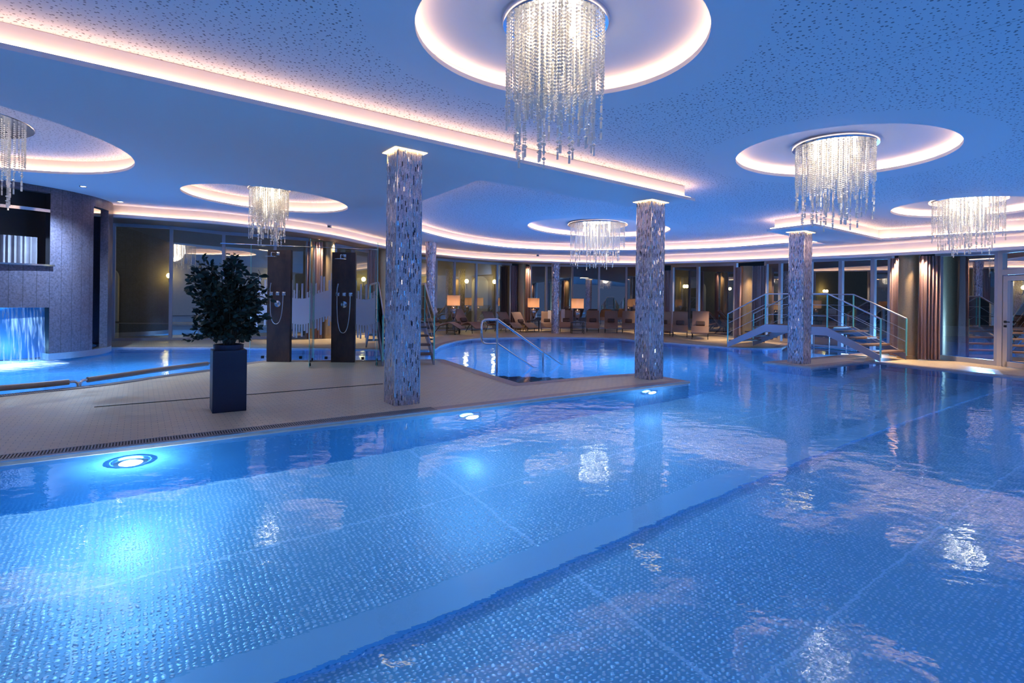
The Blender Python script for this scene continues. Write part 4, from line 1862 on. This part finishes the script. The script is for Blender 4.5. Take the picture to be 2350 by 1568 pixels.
for x, y, nx, lab in ((1110, 777, .3, 'underwater lamp in the back wall of the round pool, left of the handrail loop'), (1230, 774.5, 0, 'underwater lamp in the back wall of the round pool, before the middle table lamp'),
                      (1390, 776, -.2, 'underwater lamp in the back wall of the round pool, before the straight loungers'), (1700, 798, -.4, 'added underwater lamp in the wall below the left foot of the right footbridge'),
                      (320, 797.5, 0, 'added underwater lamp in the far wall of the left pool, near the tower'), (640, 799, 0, 'added underwater lamp in the far wall of the left pool, behind the left shower'), (800, 801, 0, 'added underwater lamp in the far wall of the left pool, behind the right shower')):
    uw_lamp(G(x, y, -.36) + Vector((0, -.06, 0)), (nx, -1, 0), lab, 1.3)  # left pool and bridge foot lamps are added to turn the water blue
for x, y in ((60, 902), (330, 872), (600, 829), (760, 829), (940, 827)):          # unseen lights added on the deck side to brighten the left pool
    light('underwater_light', 'POINT', G(x, y, -.4) + Vector((-.15, .3, 0)), POOL_POWER * 1.8, POOL_BLUE, shadow_soft_size=0)
for x, y in ((1090, 846), (1300, 869), (1440, 858), (1560, 868)):                # unseen lights added likewise to brighten the round pool
    light('underwater_light', 'POINT', G(x, y, -.45) + Vector((.1, .5, 0)), POOL_POWER * 1.4, POOL_BLUE, shadow_soft_size=0)

# bare lights without fittings, added to brighten the basin and the ceiling
for p in ((-6, -2, -.5), (0, -3, -.5), (6, -2, -.5), (11, 2, -.5), (9, 6.5, -.5), (-14, 8, -.5), (5, 19, -.5), (-1, 17, -.5), (12.5, 5.5, -.5)):
    light('underwater_light', 'POINT', p, POOL_POWER * 1.7, POOL_BLUE, shadow_soft_size=.0)

# ================================================================= outside
mb = MB()
gp = [Vector((-60, 14, -.12)), WB(258) + Vector((-.6, .3, -.12))] + [p + Vector((.1 if p.x > 7 else 0, .3, -.12)) for p in wall_line[1:-1]] + [Vector((14, 9, -.12)), Vector((60, 5, -.12)), Vector((60, 80, -.12)), Vector((-60, 80, -.12))]
mb.poly(gp)
structure(mb.build('ground', M['snow']))
mb = MB()
mb.add([(11.5, 12, -.1), (30, 8, -.1), (30, 26, -.1), (9.0, 26, -.1), (10.2, 18, -.1)], [(0, 1, 2, 3, 4)])
o = mb.build('outdoor_pool', M['ripple_pool'])
tag(o, 'blue lit outdoor pool water beyond the right hand windows', 'pool')
for p in ((13.2, 15.2, .5), (15.5, 17.5, .6), (14.5, 21.5, .6)):  # unseen lights added above the water to brighten its blue
    light('outdoor_pool_fill', 'POINT', p, 380, (.2, .5, 1), shadow_soft_size=.0)
sky_blocker = MB()  # made-up dark bank, added to hide the bright sky behind the windows
hv = []
for i in range(41):
    a_ = -.9 + 1.8 * i / 40
    for rr_, hh_ in ((48, -.3), (52, 7 + 2 * sin(i * .7) + sin(i * 1.9)), (62, 12 + 2 * sin(i * .5))):
        hv.append((rr_ * sin(a_ * 1.35), rr_ * cos(a_ * 1.35) + 3, hh_))
sky_blocker.add(hv, [(i * 3 + k, (i + 1) * 3 + k, (i + 1) * 3 + k + 1, i * 3 + k + 1) for i in range(40) for k in range(2)], True)
structure(sky_blocker.build('sky_blocker', plain('dark_sky_blocker', (.012, .018, .022), .9, 0, .4, .4)))
# neighbouring building wing seen through the glass
bd = empty('building_wing', (-14, 30, -.25), 0, 'olive lit neighbouring building wing seen through the left and centre windows', 'building')
mb = MB()
mb.add([(-16, -2, 0), (13.2, 4, 0), (13.2, 4, 8), (-16, -2, 8)], [(0, 1, 2, 3)])
mb.add([(13.2, 4, 0), (13.2, 9, 0), (13.2, 9, 8), (13.2, 4, 8)], [(0, 1, 2, 3)])
mb.build('facade', M['facade'], bd)
for x in (-8, -2.5, 3, 12.0):
    y = -2 + (x + 16) / 29.2 * 6 - .06
    mb = MB()
    A_ = [Vector((x - .5, y - .06, .2))] + [Vector((x + .5 * cos(pi - pi * k / 16), y - .06, 2.6 + .5 * sin(pi * k / 16))) for k in range(17)] + [Vector((x + .5, y - .06, .2))]
    nA = len(A_)
    mb.add(A_ + [a + Vector((0, .12, 0)) for a in A_], [tuple(range(nA))] + [(i, (i + 1) % nA, nA + (i + 1) % nA, nA + i) for i in range(nA)])
    mb.build('arched_door', M['arch'], bd)
for x in (-10, -5, 0.2, 5.2, 9, 11.2, 12.9):
    y = -2 + (x + 16) / 29.2 * 6 - .3
    lab = 'wall_sconce'
    mb = MB()
    mb.lathe([(0, -.14), (.09, -.10), (.13, 0), (.09, .10), (0, .14)], n=16, cap=False)
    g = mb.build('globe', M['sconce'], bd, (x, y, 2.75))
    mb = MB()
    mb.tube([(x, y + .28, 2.35), (x, y + .1, 2.30), (x, y, 2.45), (x, y, 2.62)], .02, 8)
    mb.build('lamp_bracket', M['darkmetal'], bd)
    light('sconce_light', 'POINT', Vector((-14, 30, -.25)) + Vector((x, y - .2, 2.75)), 22, (1, .72, .26), shadow_soft_size=.12)
# low planting outside
